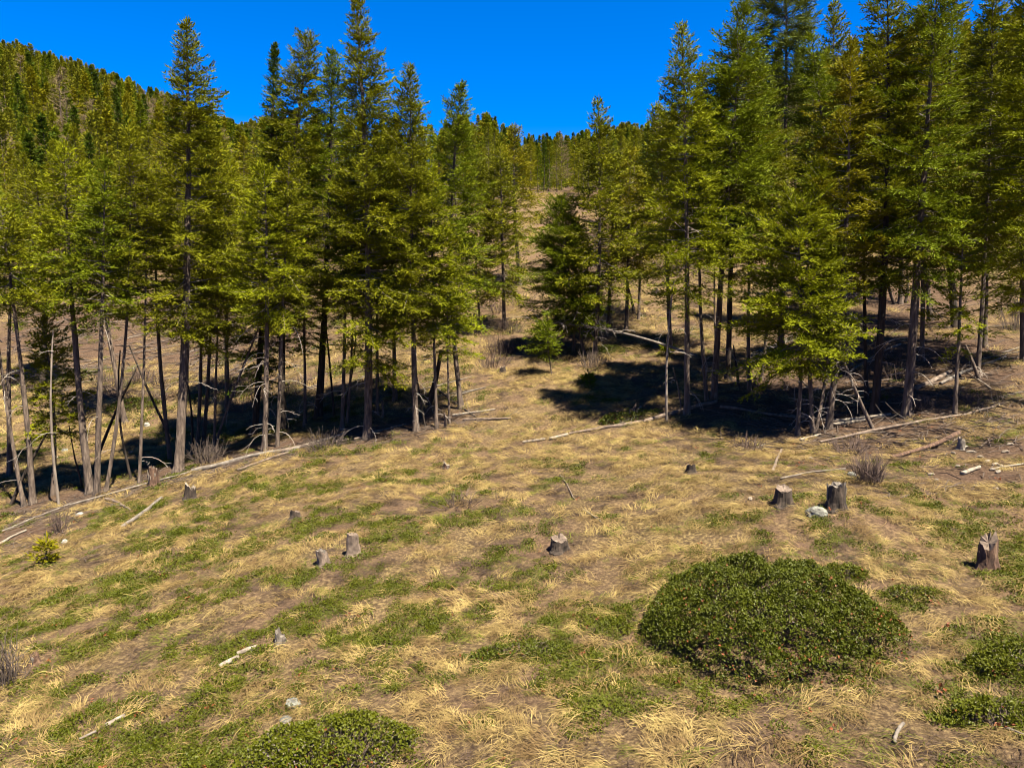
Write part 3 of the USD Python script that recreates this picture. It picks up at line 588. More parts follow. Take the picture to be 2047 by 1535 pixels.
STUMPS = [
 ((706,1110),30,44,'taller grey stump of the pair in the left centre grass',BROWNWOOD,BROWNWOOD,0,.03),
 ((648,1128),28,30,'shorter leaning stump of the pair in the left centre grass',BROWNWOOD,DEADWOOD,-.06,.08),
 ((1118,1100),42,26,'low dark stump sunk in the grass at the centre',BARK_DARK,BROWNWOOD,0,.08),
 ((1565,1010),40,36,'low weathered stump with red rot, left of the two right stumps',BARK_DARK,BROWNWOOD,0,.05),
 ((1671,1018),40,52,'tall weathered stump with a white face, right of the two right stumps',BARK_DARK,DEADWOOD,0,.06),
 ((308,972),22,40,'split reddish stump on the crest beside the tall fir with torn bark',ROTWOOD,BROWNWOOD,0,.06),
 ((380,996),26,24,'grey topped low stump in the grass below the crest',BARK_DARK,WHITEWOOD,.03,.15),
 ((1972,1140),42,60,'decayed reddish stump with torn splinters near the right edge',ROTWOOD,BROWNWOOD,0,.16),
 ((1921,898),16,22,'small pale stump at the end of the split reddish log',DEADWOOD,WHITEWOOD,0,.1),
 ((1381,945),22,16,'small dark stump left of the two right stumps',BARK_DARK,BROWNWOOD,0,.1),
 ((560,1285),24,20,'small torn grey stump in the lower left grass',DEADWOOD,DEADWOOD,0,.25),
 ((590,1035),24,14,'dark rotten stump mound in the left grass',BARK_DARK,BROWNWOOD,0,.15),
 ((893,940),16,12,'small white and red broken stump in the upper centre grass',ROTWOOD,WHITEWOOD,0,.2),
 ((1005,745),14,12,'tiny dark stump in the upper corridor grass',BARK_DARK,BROWNWOOD,0,.1),
 ((1265,835),18,18,'dark rooty stump behind the propped pale stick',BARK_DARK,BROWNWOOD,0,.2),
 ((70,1325),20,16,'small orange rotten stump near the left edge',ROTWOOD,ROTWOOD,0,.2),
]
for i, (b, w, h, lab, sm, tm, ln, jg) in enumerate(STUMPS):
    path, p, r, hh, rng = stump(b, w, h, lab, sm, tm, lean=ln * 3, jag=jg, seed=700 + i)
    if jg >= 0.16 or i in (4, 5): splinters(path, r, hh, rng, 4 if i == 4 else 9, [DEADWOOD, ROTWOOD][i == 7] if i != 5 else WHITEWOOD, spread=0.5)
STUMP_AT = np.array([hit(*b)[:2] for b, *_ in STUMPS])

# ------------------------------------------------------------------ rocks and bleached chips
ROCK = ramp_mat('lichen_rock', [(0.3, (0.03, 0.028, 0.025)), (0.5, (0.075, 0.072, 0.062)), (0.7, (0.17, 0.17, 0.14))], scale=9, bump=0.02, rough=0.95)
ROCKW = ramp_mat('white_rock', [(0.3, (0.10, 0.09, 0.075)), (0.7, (0.27, 0.25, 0.22))], scale=8, bump=0.02, rough=0.95)
import trimesh
def rock(b, wpx, hpx, mat, label, seed, name='rock', group=None):
    p = hit(*b); k = mpp(p[1]); mm = trimesh.creation.icosphere(2, 1.0); v = mm.vertices.copy()
    n = meshkit.fbm(v * 1.3 + seed * 7, 3, seed) - 0.5
    v *= (1 + 0.7 * n)[:, None]; v = np.round(v * 3.2) / 3.2 * 0.35 + v * 0.65
    v = v * np.array([wpx * k / 2, wpx * k / 2 * 0.8, hpx * k]); v[:, 2] += hpx * k * 0.25
    path = thing(name, label, name, p, group=group); part(path, 'stone', v, mm.faces, mat)
rock((1632,1030), 46, 13, ROCK, 'lichen covered rock in front of the two right stumps', 1)
rock((586,1410), 30, 12, ROCK, 'grey rock in the grass above the bottom shrub', 2)
rock((572,1440), 26, 8, ROCK, 'low half buried rock below the grey rock by the bottom shrub', 3)
rock((294,852), 12, 6, ROCKW, 'white rock on sunlit grass behind the left firs', 4)
rock((130,904), 13, 6, ROCK, 'pale rock on sunlit grass behind the close pair of firs', 5)
rock((262,907), 10, 5, ROCK, 'small pale rock behind the slender left fir', 6)
rock((1702,952), 18, 8, ROCK, 'grey rock behind the tall white faced stump', 7)
rock((1310,590), 16, 12, BARK_DARK, 'dark boulder up the slope right of three slim firs', 8)
rock((130,1085), 12, 6, ROCKW, 'white rock beside the small yellow sapling', 9)
rock((160,1030), 14, 5, ROCKW, 'white rock near the foot of the pale dead tree', 10)
rng = np.random.default_rng(88)
for k, (u, v) in enumerate([(1915, 935), (1990, 930), (1996, 945), (1985, 942), (2000, 934), (1960, 915), (1975, 925), (1942, 905), (1930, 897), (2010, 905), (1862, 950), (1872, 962), (1905, 908), (1990, 980), (2020, 890), (1955, 975), (1620, 918), (1500, 1000)]):
    p = hit(u, v); L = rng.uniform(0.08, 0.26); a = rng.normal(0, 0.7)
    c = np.array([[-L / 2, 0, 0], [-L / 6, 0.01, 0.02], [L / 6, 0, 0.03], [L / 2, 0, 0.0]]) @ np.array([[math.cos(a), math.sin(a), 0], [-math.sin(a), math.cos(a), 0], [0, 0, 1]])
    vv, ff = tube(c + [0, 0, 0.02], np.array([0.02, 0.045, 0.04, 0.01]), 5)
    path = thing('wood_chip', 'bleached wood chip on the bare soil near the right edge', 'wood chip', p, group='bleached wood chips on the bare soil')
    part(path, 'splinter', vv * [1, 1, 0.8], ff, WHITEWOOD)

# ------------------------------------------------------------------ leafless twig bushes
TWIG = ramp_mat('bare_twigs', [(0.2, (0.06, 0.040, 0.033)), (0.6, (0.14, 0.098, 0.08)), (0.9, (0.24, 0.185, 0.15))], scale=3, island=0.7, rough=0.95)
TWIGG = ramp_mat('grey_twigs', [(0.2, (0.06, 0.044, 0.035)), (0.6, (0.13, 0.10, 0.08)), (0.9, (0.23, 0.19, 0.16))], scale=3, island=0.7, rough=0.95)
def twig_bush(b, wpx, hpx, n, label, mat, seed, group=None):
    rng = np.random.default_rng(seed); p = hit(*b); k = mpp(p[1]); r, h = wpx * k / 2, hpx * k; items = []
    for _ in range(n):
        a, q = rng.uniform(0, 2 * np.pi), rng.random() ** 0.5
        o = np.array([math.cos(a), math.sin(a), 0]) * q * r * 0.55
        e = np.array([math.cos(a) * q * r * rng.uniform(0.7, 1.3), math.sin(a) * q * r, h * rng.uniform(0.5, 1.1) * (1 - 0.35 * q)]) + rng.normal(0, 0.08, 3)
        o[2] = -0.04; mid = (o + e) / 2 + rng.normal(0, 0.06, 3)
        items.append(tube(np.array([o, mid, e]), np.array([0.006, 0.005, 0.003]) * (1.0 + 0.02 * p[1]), 3, cap=False))
        for _ in range(2):
            e2 = mid + (e - mid) * rng.uniform(0.2, 0.9) + rng.normal(0, 0.14, 3) * [1, 1, 0.8] * h
            items.append(tube(np.array([mid, e2]), np.array([0.0045, 0.002]) * (1.0 + 0.02 * p[1]), 3, cap=False))
    path = thing('twig_bush', label, 'bush', p, group=group); v, f = join(items); part(path, 'twigs', v, f, mat)
twig_bush((415,925), 85, 60, 70, 'grey leafless twig bush on the crest right of the tall fir', TWIGG, 1)
twig_bush((1738,968), 70, 75, 110, 'brown leafless bush behind the tall white faced stump', TWIG, 2)
twig_bush((120,1062), 50, 50, 40, 'small brown leafless bush below the pale dead tree', TWIG, 3)
twig_bush((1185,735), 60, 45, 50, 'grey leafless bush at the foot of the spire topped fir', TWIGG, 4)
twig_bush((1700,905), 90, 40, 60, 'low brown leafless bush under the leaning hung pole', TWIG, 5)
twig_bush((2035,660), 90, 110, 70, 'tangle of grey dead branches at the right edge', TWIGG, 6)
twig_bush((650,900), 90, 45, 60, 'grey twig tangle on the crest under the black trunk', TWIGG, 7)
twig_bush((20,1370), 70, 130, 40, 'thin grey leafless bush at the lower left edge', TWIGG, 8)
twig_bush((1500,900), 70, 35, 50, 'low brown leafless bush in the shade right of the clearing', TWIG, 9)
twig_bush((915,1010), 130, 22, 60, 'very low brown twig patch in the upper centre grass', TWIG, 10)
rng = np.random.default_rng(89)
for k in range(34):
    u, v = [(rng.uniform(920, 1060), rng.uniform(600, 740)), (rng.uniform(1200, 1340), rng.uniform(540, 620)), (rng.uniform(430, 620), rng.uniform(760, 830)), (rng.uniform(200, 330), rng.uniform(760, 810)), (rng.uniform(1600, 2040), rng.uniform(640, 880))][k % 5]
    twig_bush((u, v), rng.uniform(45, 90), rng.uniform(25, 48), 42, 'leafless brown bush on the slope among the conifers', TWIG, 30 + k, group='leafless bushes on the slope behind')

# ------------------------------------------------------------------ saplings
for i, (b, t, r, nd, lab) in enumerate([((92,1128),(93,1078),24,'golden','small yellow green sapling in the lower left grass'), ((1103,750),(1090,640),44,'green','small fir sapling on a thin stem in front of the dark bushy fir'),
                                        ((845,690),(843,655),14,'golden','tiny yellow sapling behind the clearing edge firs'), ((1180,770),(1175,745),16,'green','tiny green sapling in the corridor grass'), ((1330,712),(1332,690),18,'bright','tiny bright sapling beside the fallen bare tree')]):
    rng = np.random.default_rng(900 + i); p = hit(*b); top = spot(*t, p[1]); k = mpp(p[1])
    path = thing('fir_sapling', lab, 'sapling', p); H = top[2] - p[2]
    conifer(path, rng, H, H * (0.45 if i == 1 else 0.06), r * k, (top[0] - p[0], 0), 0.05, NEEDLE[nd], whorl=0.12, density=1.1, gapping=0.05)

# ------------------------------------------------------------------ low evergreen shrubs
LEAF = ramp_mat('glossy_shrub_leaves', [(0.15, (0.034, 0.040, 0.002)), (0.55, (0.120, 0.125, 0.004)), (0.9, (0.33, 0.315, 0.008))], scale=1.4, island=0.75, rough=0.5, translucent=0.25, spec=0.12)
LEAF_Y = ramp_mat('yellow_shrub_leaves', [(0.15, (0.045, 0.050, 0.002)), (0.55, (0.13, 0.134, 0.004)), (0.9, (0.31, 0.29, 0.008))], scale=1.4, island=0.75, rough=0.5, translucent=0.25, spec=0.12)
ORANGE = ramp_mat('orange_dead_leaves', [(0.2, (0.10, 0.030, 0.010)), (0.6, (0.24, 0.085, 0.018)), (0.9, (0.36, 0.17, 0.04))], scale=3, island=0.8, rough=0.6, translucent=0.2)
SEED = ramp_mat('pale_seed_heads', [(0.2, (0.10, 0.08, 0.07)), (0.8, (0.30, 0.26, 0.24))], scale=3, island=0.8, rough=0.9)
def leaves_at(P, rng, L, w, up=0.7):
    D = unit(rng.normal(size=(len(P), 3)) * [1, 1, 0.6] + [0, 0, up]) * (L * rng.uniform(0.6, 1.3, len(P)))[:, None]
    return shoots_mesh(P, D, w * rng.uniform(0.7, 1.25, len(P)), rng)
MOUNDS = []
def shrub(b, rx, ry, h, n, label, seed, leafm=LEAF, twigs=220, orange=0.003, seedh=0.012, L=0.036, w=0.0130, rough=1.0):
    rng = np.random.default_rng(seed); p = hit(*b) if len(b) == 2 else np.array(b)
    MOUNDS.append((p[0], p[1], rx, ry))
    def mound(x, y):
        pp = np.column_stack([x, y, np.full_like(x, seed)]); edge = 1 + 0.28 * (meshkit.fbm(np.column_stack([np.cos(np.arctan2(y / ry, x / rx)) * 2.2, np.sin(np.arctan2(y / ry, x / rx)) * 2.2, np.full_like(x, seed)]), 3, seed) - 0.5) * 2
        r = np.hypot(x / rx, y / ry) / edge
        return r, h * np.clip(1 - r ** 2.2, 0, 1) ** 0.6 * (1 - rough / 2 + rough * meshkit.fbm(pp / 0.35, 3, seed + 1))
    x, y = rng.uniform(-1.35, 1.35, (2, n * 3)) * np.array([[rx], [ry]])
    r, z = mound(x, y)
    clump = meshkit.fbm(np.column_stack([x, y, np.zeros_like(x)]) / 0.16, 2, seed + 5)
    keep = (r < 1.04 - 0.16 * rng.random(len(x))) & (rng.random(len(x)) < np.clip((clump - 0.30) * 3.2, 0.15, 1)); x, y, z, r = x[keep][:n], y[keep][:n], z[keep][:n], r[keep][:n]
    g = ground(x + p[0], y + p[1]) - p[2]
    P = np.column_stack([x, y, g + z + 0.02 - np.abs(rng.normal(0, 0.05, len(x))) * (0.4 + z / h) + 0.05 * (rng.random(len(x)) ** 3)])
    path = thing('evergreen_shrub', label, 'shrub', p)
    kind = rng.random(len(P)); o_n = meshkit.fbm(P / 0.5, 2, seed + 9); odd = kind < orange * np.where(o_n > 0.58, 5, 0.6) + 0.10 * np.clip((r - 0.72) * 4, 0, 1) * (y < -0.35 * ry) * (rng.random(len(x)) < o_n); sd = (kind > 1 - seedh * np.where(meshkit.fbm(P / 0.3, 2, seed + 8) > 0.52, 2.2, 0.3))
    part(path, 'foliage', *leaves_at(P[~odd & ~sd], rng, L, w), leafm)
    if odd.sum() > 3: part(path, 'dead_leaves', *leaves_at(P[odd] + [0, 0, 0.012], rng, L * 1.15, w * 1.2), ORANGE)
    if sd.sum() > 3: part(path, 'seed_heads', *leaves_at(P[sd] + [0, 0, 0.015], rng, 0.030, 0.007, 0.2), SEED)
    items = []
    for _ in range(twigs):
        a = rng.uniform(0, 2 * np.pi); q = rng.random() ** 0.5 * 0.93; xe, ye = rx * q * math.cos(a), ry * q * math.sin(a)
        ze = mound(np.array([xe]), np.array([ye]))[1][0]; xs, ys = xe * 0.75 + rng.normal(0, 0.06), ye * 0.75 + rng.normal(0, 0.06)
        g0, g1 = ground([xs, xe] + p[0], [ys, ye] + p[1]) - p[2]
        o, e = np.array([xs, ys, g0 - 0.02]), np.array([xe, ye, g1 + ze + rng.uniform(-0.05, 0.05)])
        items.append(tube(np.array([o, (o + e) / 2 + rng.normal(0, 0.03, 3), e]), np.array([0.006, 0.005, 0.003]), 3, cap=False))
    v, f = join(items); part(path, 'stems', v, f, TWIGG)
shrub((1524, 1258), 1.60, 1.70, 0.80, 78000, 'large rounded evergreen shrub in the right foreground', 11)
shrub((640, 1530), 1.05, 0.6, 0.42, 15000, 'evergreen shrub with upright sprigs at the bottom edge left of centre', 12, leafm=LEAF_Y, twigs=420, seedh=0.05)
shrub((2010, 1335), 0.5, 0.33, 0.22, 5000, 'flat evergreen shrub at the right edge beside the large shrub', 13, leafm=LEAF_Y)
shrub((1985, 1440), 0.55, 0.28, 0.16, 4000, 'flat evergreen shrub above the log in the bottom right corner', 14, leafm=LEAF_Y)
shrub((1690, 1150), 0.35, 0.25, 0.14, 2200, 'small low evergreen patch at the back right of the large shrub', 15, leafm=LEAF_Y)
shrub((1820, 1195), 0.4, 0.22, 0.10, 1500, 'low evergreen patch right of the large shrub towards the decayed stump', 16, leafm=LEAF_Y)
shrub((1040, 1310), 0.8, 0.30, 0.09, 3500, 'low wide evergreen patch in the grass left of the large shrub', 17)
shrub((1245, 842), 0.9, 0.6, 0.25, 4000, 'evergreen patch behind the propped pale stick in the clearing', 18, L=0.05, w=0.02)
shrub((1215, 705), 1.2, 0.8, 0.25, 3500, 'sunlit evergreen patch under the fallen bare tree', 19, L=0.07, w=0.03)
shrub((265, 815), 1.5, 0.9, 0.35, 3500, 'evergreen patch on the slope behind the left firs', 20, L=0.08, w=0.03)
MOUNDS = np.array(MOUNDS)
# ------------------------------------------------------------------ grass and ground cover
def grass_mat(name, lo, mid, hi, translucent=0.25):
    return ramp_mat(name, [(0.22, lo), (0.5, mid), (0.78, hi)], scale=2.6, detail=3.0, island=0.45, translucent=translucent, rough=0.75, spec=0.2)
STRAW = grass_mat('dry_straw', (0.12, 0.075, 0.028), (0.44, 0.335, 0.120), (0.86, 0.74, 0.40))
MATTED = grass_mat('matted_old_grass', (0.036, 0.022, 0.015), (0.115, 0.074, 0.049), (0.27, 0.19, 0.130))
GREENG = grass_mat('green_grass', (0.040, 0.046, 0.002), (0.105, 0.108, 0.006), (0.24, 0.215, 0.022))
def tuft(rng, n, length, width, lay, spread, radius, segs=3):
    """A tuft of n arching blades that lie over towards +x."""
    a = rng.normal(0, spread, n); L = length * rng.uniform(0.5, 1.25, n)
    root = np.column_stack([rng.normal(0, radius, (n, 2)), np.full(n, -0.015)])
    rise = rng.uniform(0.5, 1.0, n) * (1 - lay)
    d = np.column_stack([np.cos(a), np.sin(a), np.zeros(n)]); side = np.column_stack([-np.sin(a), np.cos(a), np.zeros(n)])
    curl = rng.normal(0, 0.35, n); V, F = [], []
    rows = []
    for k in range(segs + 1):
        t = k / segs
        c = root + d * (L * t * (1 - 0.25 * rise))[:, None] + side * (curl * L * t * t)[:, None]
        c[:, 2] += L * rise * (1.3 * t - 1.1 * t * t) + 0.012 + rng.uniform(0, 0.02, n)
        w = width * (1 - t ** 1.5) * rng.uniform(0.8, 1.2) + 0.0006
        tilt = side + np.array([0, 0, 1]) * rng.normal(0, 0.5, (n, 1))
        rows.append(np.stack([c - tilt * w / 2, c + tilt * w / 2], 1))
    v = np.stack(rows, 1).reshape(n, -1, 3); m = v.shape[1]
    f = []
    for k in range(segs):
        b = 2 * k; f += [[b, b + 1, b + 3], [b, b + 3, b + 2]]
    f = np.array(f)[None] + (np.arange(n) * m)[:, None, None]
    return v.reshape(-1, 3), f.reshape(-1, 3)
def sprig_patch(rng, n, radius, L, w):
    x = rng.normal(0, radius * 0.5, (n, 2)); P = np.column_stack([x, 0.015 + rng.random(n) * 0.07 * np.exp(-(x ** 2).sum(1) / radius ** 2)])
    return leaves_at(P, rng, L, w, 0.5)
def quat(q_axis_normal, yaw):
    """Quaternions (w, x, y, z) that turn +z to the normal after a yaw."""
    n = q_axis_normal; h = unit(n + [0, 0, 1]); w = h[:, 2]; x, y = -h[:, 1], h[:, 0]     # half way rotation from z to n
    cw, sw = np.cos(yaw / 2), np.sin(yaw / 2)
    return np.column_stack([w * cw, x * cw + y * sw, y * cw - x * sw, w * sw])
def scatter(name, label, protos, x, y, yaw, scale, rng, zoff=0.0):
    z = ground(x, y) + zoff; n = normal_at(x, y); q = quat(n, yaw)
    pi = UsdGeom.PointInstancer.Define(stage, '/World/' + name)
    paths = []
    for k, (v, f, mat) in enumerate(protos):
        mp = f'/World/{name}/kind_{k:03d}' if k else f'/World/{name}/kind'
        usdkit.mesh(stage, mp, (v, f), mat); paths.append(mp)
    pi.CreatePrototypesRel().SetTargets([Sdf.Path(s) for s in paths])
    pi.CreateProtoIndicesAttr(Vt.IntArray.FromNumpy(rng.integers(0, len(protos), len(x)).astype(np.int32)))
    pi.CreatePositionsAttr(Vt.Vec3fArray.FromNumpy(np.column_stack([x, y, z]).astype(np.float32)))
    pi.CreateScalesAttr(Vt.Vec3fArray.FromNumpy(np.repeat(scale[:, None], 3, 1).astype(np.float32)))
    pi.CreateOrientationsAttr(Vt.QuathArray([Gf.Quath(float(a), float(b), float(c), float(d)) for a, b, c, d in q]))
    tag(pi, label, None, kind='stuff')
def field(rng, y0, y1, per_m2):
    """Random points of the ground in front of the camera between two distances."""
    half = lambda y: 0.80 * y + 1.0
    n = int((half(y0) + half(y1)) * (y1 - y0) * per_m2)
    y = rng.uniform(y0, y1, n * 2); x = rng.uniform(-1, 1, n * 2) * half(y1); k = np.abs(x) < half(y)
    return x[k][:n], y[k][:n]
def free(x, y):
    ok = np.ones(len(x), bool)
    for mx, my, rx, ry in MOUNDS[:4]: ok &= np.hypot((x - mx) / rx, (y - my) / ry) > 0.80 + 0.25 * R.random(len(x))
    d = np.hypot(x[:, None] - STUMP_AT[:, 0], y[:, None] - STUMP_AT[:, 1]).min(1)
    return ok & (d > 0.2)
rng = np.random.default_rng(1234)
def flow(x, y):
    p = np.column_stack([x, y, np.zeros_like(x)])
    return -2.2 + (meshkit.fbm(p / 1.3, 3, 51) - 0.5) * 9.0
XS, YY, SC = [], [], []
for y0, y1, d, s in ((5.6, 9, 44, 0.85), (9, 14, 38, 0.95), (14, 22, 27, 1.1), (22, 33, 15, 1.4), (33, 50, 6, 2.0), (50, 90, 2.2, 2.8)):
    x, y = field(rng, y0, y1, d); k = free(x, y); XS.append(x[k]); YY.append(y[k]); SC.append(np.full(k.sum(), s))
x, y, sc = np.concatenate(XS), np.concatenate(YY), np.concatenate(SC)
g, m_, df = green_at(x, y), litter_at(x, y), duff_at(x, y)
u01 = rng.random(len(x))
keep = (rng.random(len(x)) > df * 1.1) & (rng.random(len(x)) < np.clip((meshkit.fbm(np.column_stack([x, y, np.zeros_like(x)]) / 0.38, 2, 71) - 0.26) * 3.4, 0.15, 1))
is_green = keep & (u01 < g * 0.55 + 0.10)
is_mat = keep & ~is_green & (rng.random(len(x)) < m_ * 0.68 + 0.16)
is_straw = keep & ~is_green & ~is_mat
for sel, name, lab, mat, ln, wd, lay, sp, nb in ((is_straw, 'dry_grass', 'dry straw coloured grass matted over the hillside clearing', STRAW, 0.28, 0.0066, 0.24, 0.52, 34),
                                             (is_mat, 'matted_grass', 'old grey brown grass flattened on the ground', MATTED, 0.21, 0.0066, 0.65, 0.9, 30),
                                             (is_green, 'green_grass', 'fresh green grass growing through the dry straw', GREENG, 0.21, 0.0072, 0.30, 0.8, 30)):
    protos = [tuft(rng, nb, ln, wd, lay, sp, 0.085) + (mat,) for _ in range(8)]
    xx, yy = x[sel], y[sel]
    scatter(name, lab, protos, xx, yy, flow(xx, yy) + rng.normal(0, 0.9, len(xx)), sc[sel] * rng.uniform(0.35, 1.4, len(xx)), rng)
XS, YY, SC = [], [], []
for y0, y1, d, s in ((5.6, 9, 60, 0.9), (9, 14, 48, 1.0), (14, 22, 28, 1.2), (22, 33, 12, 1.6), (33, 55, 3, 2.3)):
    x, y = field(rng, y0, y1, d); k = free(x, y) & (rng.random(len(x)) < green_at(x, y) * 0.9 * (1 - duff_at(x, y))); XS.append(x[k]); YY.append(y[k]); SC.append(np.full(k.sum(), s))
for mx, my, rx, ry in MOUNDS[:7]:
    n = int(34 * (rx + ry)); a = rng.uniform(0, 2 * np.pi, n); q = rng.normal(1.0, 0.14, n); XS.append(mx + rx * q * np.cos(a)); YY.append(my + ry * q * np.sin(a)); SC.append(np.full(n, 0.8))
x, y, sc = np.concatenate(XS), np.concatenate(YY), np.concatenate(SC)
scatter('ground_cover', 'low green leafy ground cover in patches through the grass', [sprig_patch(rng, 70, 0.16, 0.034, 0.0125) + (LEAF if k % 2 else LEAF_Y,) for k in range(8)], x, y, rng.uniform(0, 6.28, len(x)), sc * rng.uniform(0.7, 1.2, len(x)), rng)
x, y = field(rng, 5.6, 24, 1.8); k = free(x, y) & (rng.random(len(x)) < 0.15 + 0.6 * green_at(x, y)); x, y = x[k], y[k]
scatter('fallen_leaves', 'scattered red and orange dead leaves in the grass', [leaves_at(rng.normal(0, 0.03, (5, 3)) * [1, 1, 0.2] + [0, 0, 0.06], rng, 0.042, 0.016, 0.3) + (ORANGE,) for _ in range(5)], x, y, rng.uniform(0, 6.28, len(x)), rng.uniform(0.7, 1.3, len(x)), rng)
# small sticks: past counting
items = []
def sticks(n, zone, L0, L1, r):
    for _ in range(n):
        u, v = zone(); d = ray(u, v); Y = None
        p = hit(u, v); a = rng.uniform(0, np.pi); L = rng.uniform(L0, L1)
        e = p + np.array([math.cos(a) * L, math.sin(a) * L, 0]); e[2] = ground(e[0], e[1])[()] if np.ndim(ground(e[0], e[1])) == 0 else ground(e[0], e[1])[0]
        mid = (p + e) / 2 + rng.normal(0, 0.03, 3); up = np.array([0, 0, 0.02 + r])
        items.append(tube(np.array([p + up, mid + up * 1.5, e + up]), np.array([r, r * 0.9, r * 0.4]) * rng.uniform(0.6, 1.4), 3, cap=False))
sticks(900, lambda: (rng.uniform(0, 560), rng.uniform(590, 800)), 0.5, 2.2, 0.028)
sticks(1700, lambda: (rng.uniform(1440, 2047), rng.uniform(680, 905)), 0.3, 1.3, 0.011)
def crest(): u = rng.uniform(0, 950); return u, np.interp(u, [0, 350, 735, 950], [1050, 958, 872, 842]) + rng.normal(0, 12)
sticks(900, crest, 0.3, 1.4, 0.010)
sticks(120, lambda: (rng.uniform(0, 180), rng.uniform(1010, 1130)), 0.2, 0.7, 0.011)
sticks(150, lambda: (rng.uniform(1650, 2047), rng.uniform(870, 1000)), 0.15, 0.6, 0.010)
v, f = join(items); mm = usdkit.mesh(stage, '/World/slash_sticks', (v, f), ramp_mat('stick_wood', [(0.2, (0.05, 0.036, 0.028)), (0.55, (0.15, 0.115, 0.092)), (0.9, (0.34, 0.29, 0.25))], scale=3, island=0.8, rough=0.95))
tag(mm, 'small dead sticks strewn under the trees and along the crest', None, kind='stuff')

# ------------------------------------------------------------------ forest behind: copies of a few kinds of tree
KINDS = {}
def kind_of_tree(name, H, nd, bank_name, **o):
    path = f'/World/{name}'; stage.CreateClassPrim(path)
    conifer(path, np.random.default_rng(len(KINDS) + 2000), H, o.pop('foot', 0.2) * H, o.pop('rad', 0.16) * H, (0, 0), 0.022 * H, NEEDLE[nd], bank_name=bank_name, trunk_sides=6, **o)
    KINDS[name] = (path, H)
for k, nd in enumerate(('olive', 'golden', 'green', 'olive', 'dark')):
    kind_of_tree(f'mid_kind_{k}', 13.0, nd, 'mid', foot=0.22 + 0.04 * k, rad=0.145, whorl=0.34, density=1.1, dead=0)
for k, nd in enumerate(('far', 'olive', 'golden', 'far', 'dark', 'green')):
    kind_of_tree(f'far_kind_{k}', 12.0, nd, 'far', foot=0.08, rad=0.165, whorl=0.5, density=1.1, limbs=False, gapping=0.1, up_top=0.9)
def bare_larch(name, seed):
    rng = np.random.default_rng(seed); path = f'/World/{name}'; stage.CreateClassPrim(path); H = 11.0
    part(path, 'trunk', *tube(np.array([[0, 0, -0.5], [0.1, 0, H * .5], [0, 0, H]]), np.array([0.13, 0.08, 0.01]), 5), TWIGG)
    items = []
    for k in range(150):
        z = rng.uniform(0.15, 0.98) * H; a = rng.uniform(0, 6.28); L = (1 - z / H) * 2.4 + 0.3
        e = np.array([math.cos(a) * L, math.sin(a) * L, z + L * rng.uniform(-0.1, 0.6)]); o = np.array([0, 0, z])
        items.append(tube(np.array([o, e]), np.array([0.03, 0.012]), 3, cap=False))
        for _ in range(3): items.append(tube(np.array([o + (e - o) * rng.uniform(.3, .9), e + rng.normal(0, 0.35, 3)]), np.array([0.022, 0.01]), 3, cap=False))
    v, f = join(items); part(path, 'branches', v, f, LARCH); KINDS[name] = (path, H)
LARCH = ramp_mat('bare_larch_twigs', [(0.2, (0.10, 0.07, 0.035)), (0.8, (0.24, 0.18, 0.10))], scale=0.5, island=0.5, rough=0.95)
for k in range(2): bare_larch(f'larch_kind_{k}', 50 + k)
rng = np.random.default_rng(4321)
SKY_U = [-200, 0, 120, 220, 320, 480, 600, 880, 960, 1060, 1160, 1240, 1300, 1400, 1500, 1700, 2300]
SKY_V = [60, 85, 115, 150, 190, 255, 230, 255, 240, 280, 275, 262, 250, 180, 90, -50, -100]
cand = []
for Y0, Y1, sp in ((46, 75, 3.6), (75, 130, 3.3), (130, 330, 3.5)):
    n = int((0.85 * (Y0 + Y1) * (Y1 - Y0)) / sp ** 2 * 2.2)
    y = rng.uniform(Y0, Y1, n); x = rng.uniform(-0.86, 0.86, n) * Y1; k = np.abs(x) < 0.86 * y
    cand += [(a, b, sp) for a, b in zip(x[k], y[k])]
cand = np.array(cand); cand = cand[np.argsort(cand[:, 1])]
cz = ground(cand[:, 0], cand[:, 1]); cu, cv = project(np.column_stack([cand[:, :2], cz]))
ok = (cv < np.interp(cu, LIM_U, LIM_V)) & (cv > 60)
# far ground hidden behind the nearer stands is left bare: only the left hill, the corridor and the skyline show
ok &= (cand[:, 1] < 110) | (cu < 600) | ((cu > 880) & (cu < 1330)) | (cv < 330)
cand, cz, cu, cv = cand[ok], cz[ok], cu[ok], cv[ok]
# only ground that faces the camera is planted (behind the ridges nothing shows)
taken, chosen = {}, []
for i, (x_, y_, sp) in enumerate(cand):
    kx, ky = int(x_ // sp), int(y_ // sp)
    if any((x_ - a) ** 2 + (y_ - b) ** 2 < sp * sp * 0.62 for dx in (-1, 0, 1) for dy in (-1, 0, 1) for a, b in taken.get((kx + dx, ky + dy, sp), ())): continue
    if np.hypot(BASES[:, 0] - x_, BASES[:, 1] - y_).min() < 2.5: continue
    room = (cv[i] - np.interp(cu[i], SKY_U, SKY_V)) * y_ / F_PX
    if room < 4.0: continue
    los = np.linspace(0.3, 0.97, 24)[:, None] * (np.array([x_, y_, cz[i] + 11]) - CAM) + CAM
    if (los[:, 2] < ground(los[:, 0], los[:, 1])).any(): continue
    taken.setdefault((kx, ky, sp), []).append((x_, y_)); chosen.append((x_, y_, cz[i], cu[i], cv[i], room))
print('forest', len(chosen))
mids = [k for k in KINDS if k.startswith('mid')]; fars = [k for k in KINDS if k.startswith('far')]; larches = [k for k in KINDS if k.startswith('larch')]
rest = {k: [] for k in KINDS}
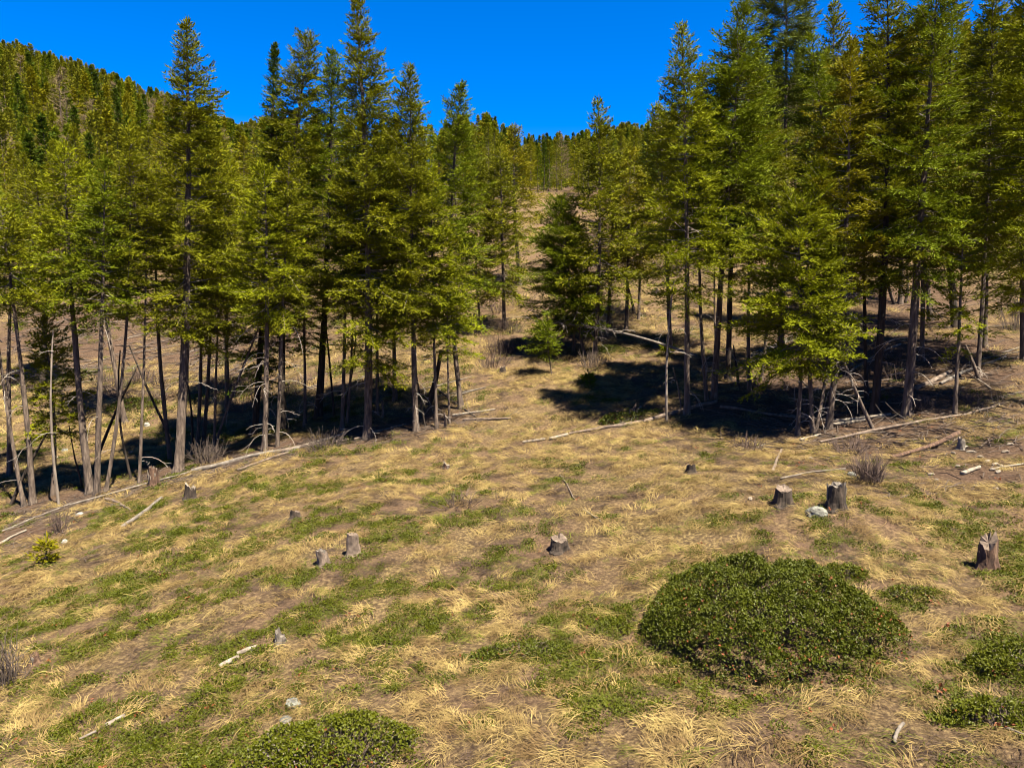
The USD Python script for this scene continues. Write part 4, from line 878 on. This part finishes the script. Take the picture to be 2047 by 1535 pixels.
for i, (x_, y_, z_, u_, v_, room) in enumerate(chosen):
    patch = meshkit.fbm(np.array([[x_ / 26, y_ / 26, 3.0]]), 2, 61)[0]
    larch = (u_ < 640 and y_ > 85 and patch > 0.64 and rng.random() < 0.30) or rng.random() < 0.03
    kind = larches[rng.integers(2)] if larch else (mids[rng.integers(len(mids))] if y_ < 80 else fars[rng.integers(len(fars))])
    H = min(rng.uniform(0.6, 1.25) * (12.5 if y_ < 150 else 16.0), room * rng.uniform(0.8, 1.06))
    sc3 = H / KINDS[kind][1] * np.array([rng.uniform(0.85, 1.2)] * 2 + [1.0])
    if len(chosen) > 300 and i >= 300: rest[kind].append((x_, y_, z_, sc3)); continue
    where = 'left of the corridor' if u_ < 1060 else 'right of the corridor'
    lab = f'leafless tan larch in the forest on the slope behind, {where}' if larch else f'green conifer in the forest on the slope behind, {where}'
    thing('larch_tree' if larch else 'conifer_tree', lab, 'tree', (x_, y_, z_ - 0.1), rz=rng.uniform(0, 6.28), scale=sc3, group=('larches ' if larch else 'conifers ') + 'of the forest behind, ' + where, ref=KINDS[kind][0])
pi = UsdGeom.PointInstancer.Define(stage, '/World/forest')
tag(pi, 'distant conifer forest covering the hill behind', None, kind='stuff')
protos, idx, pos, ori, scl = [], [], [], [], []
for kind, lst in rest.items():
    if not lst: continue
    rp = f'/World/forest/{kind}'; xf = UsdGeom.Xform.Define(stage, rp); xf.GetPrim().GetReferences().AddInternalReference(KINDS[kind][0])
    for x_, y_, z_, s_ in lst:
        a = rng.uniform(0, 6.28); idx.append(len(protos)); pos.append((x_, y_, z_ - 0.1)); ori.append(Gf.Quath(math.cos(a / 2), 0, 0, math.sin(a / 2))); scl.append(s_)
    protos.append(rp)
if protos:
    pi.CreatePrototypesRel().SetTargets([Sdf.Path(s) for s in protos]); pi.CreateProtoIndicesAttr(Vt.IntArray(idx))
    pi.CreatePositionsAttr(Vt.Vec3fArray.FromNumpy(np.array(pos, np.float32))); pi.CreateOrientationsAttr(Vt.QuathArray(ori)); pi.CreateScalesAttr(Vt.Vec3fArray.FromNumpy(np.array(scl, np.float32)))
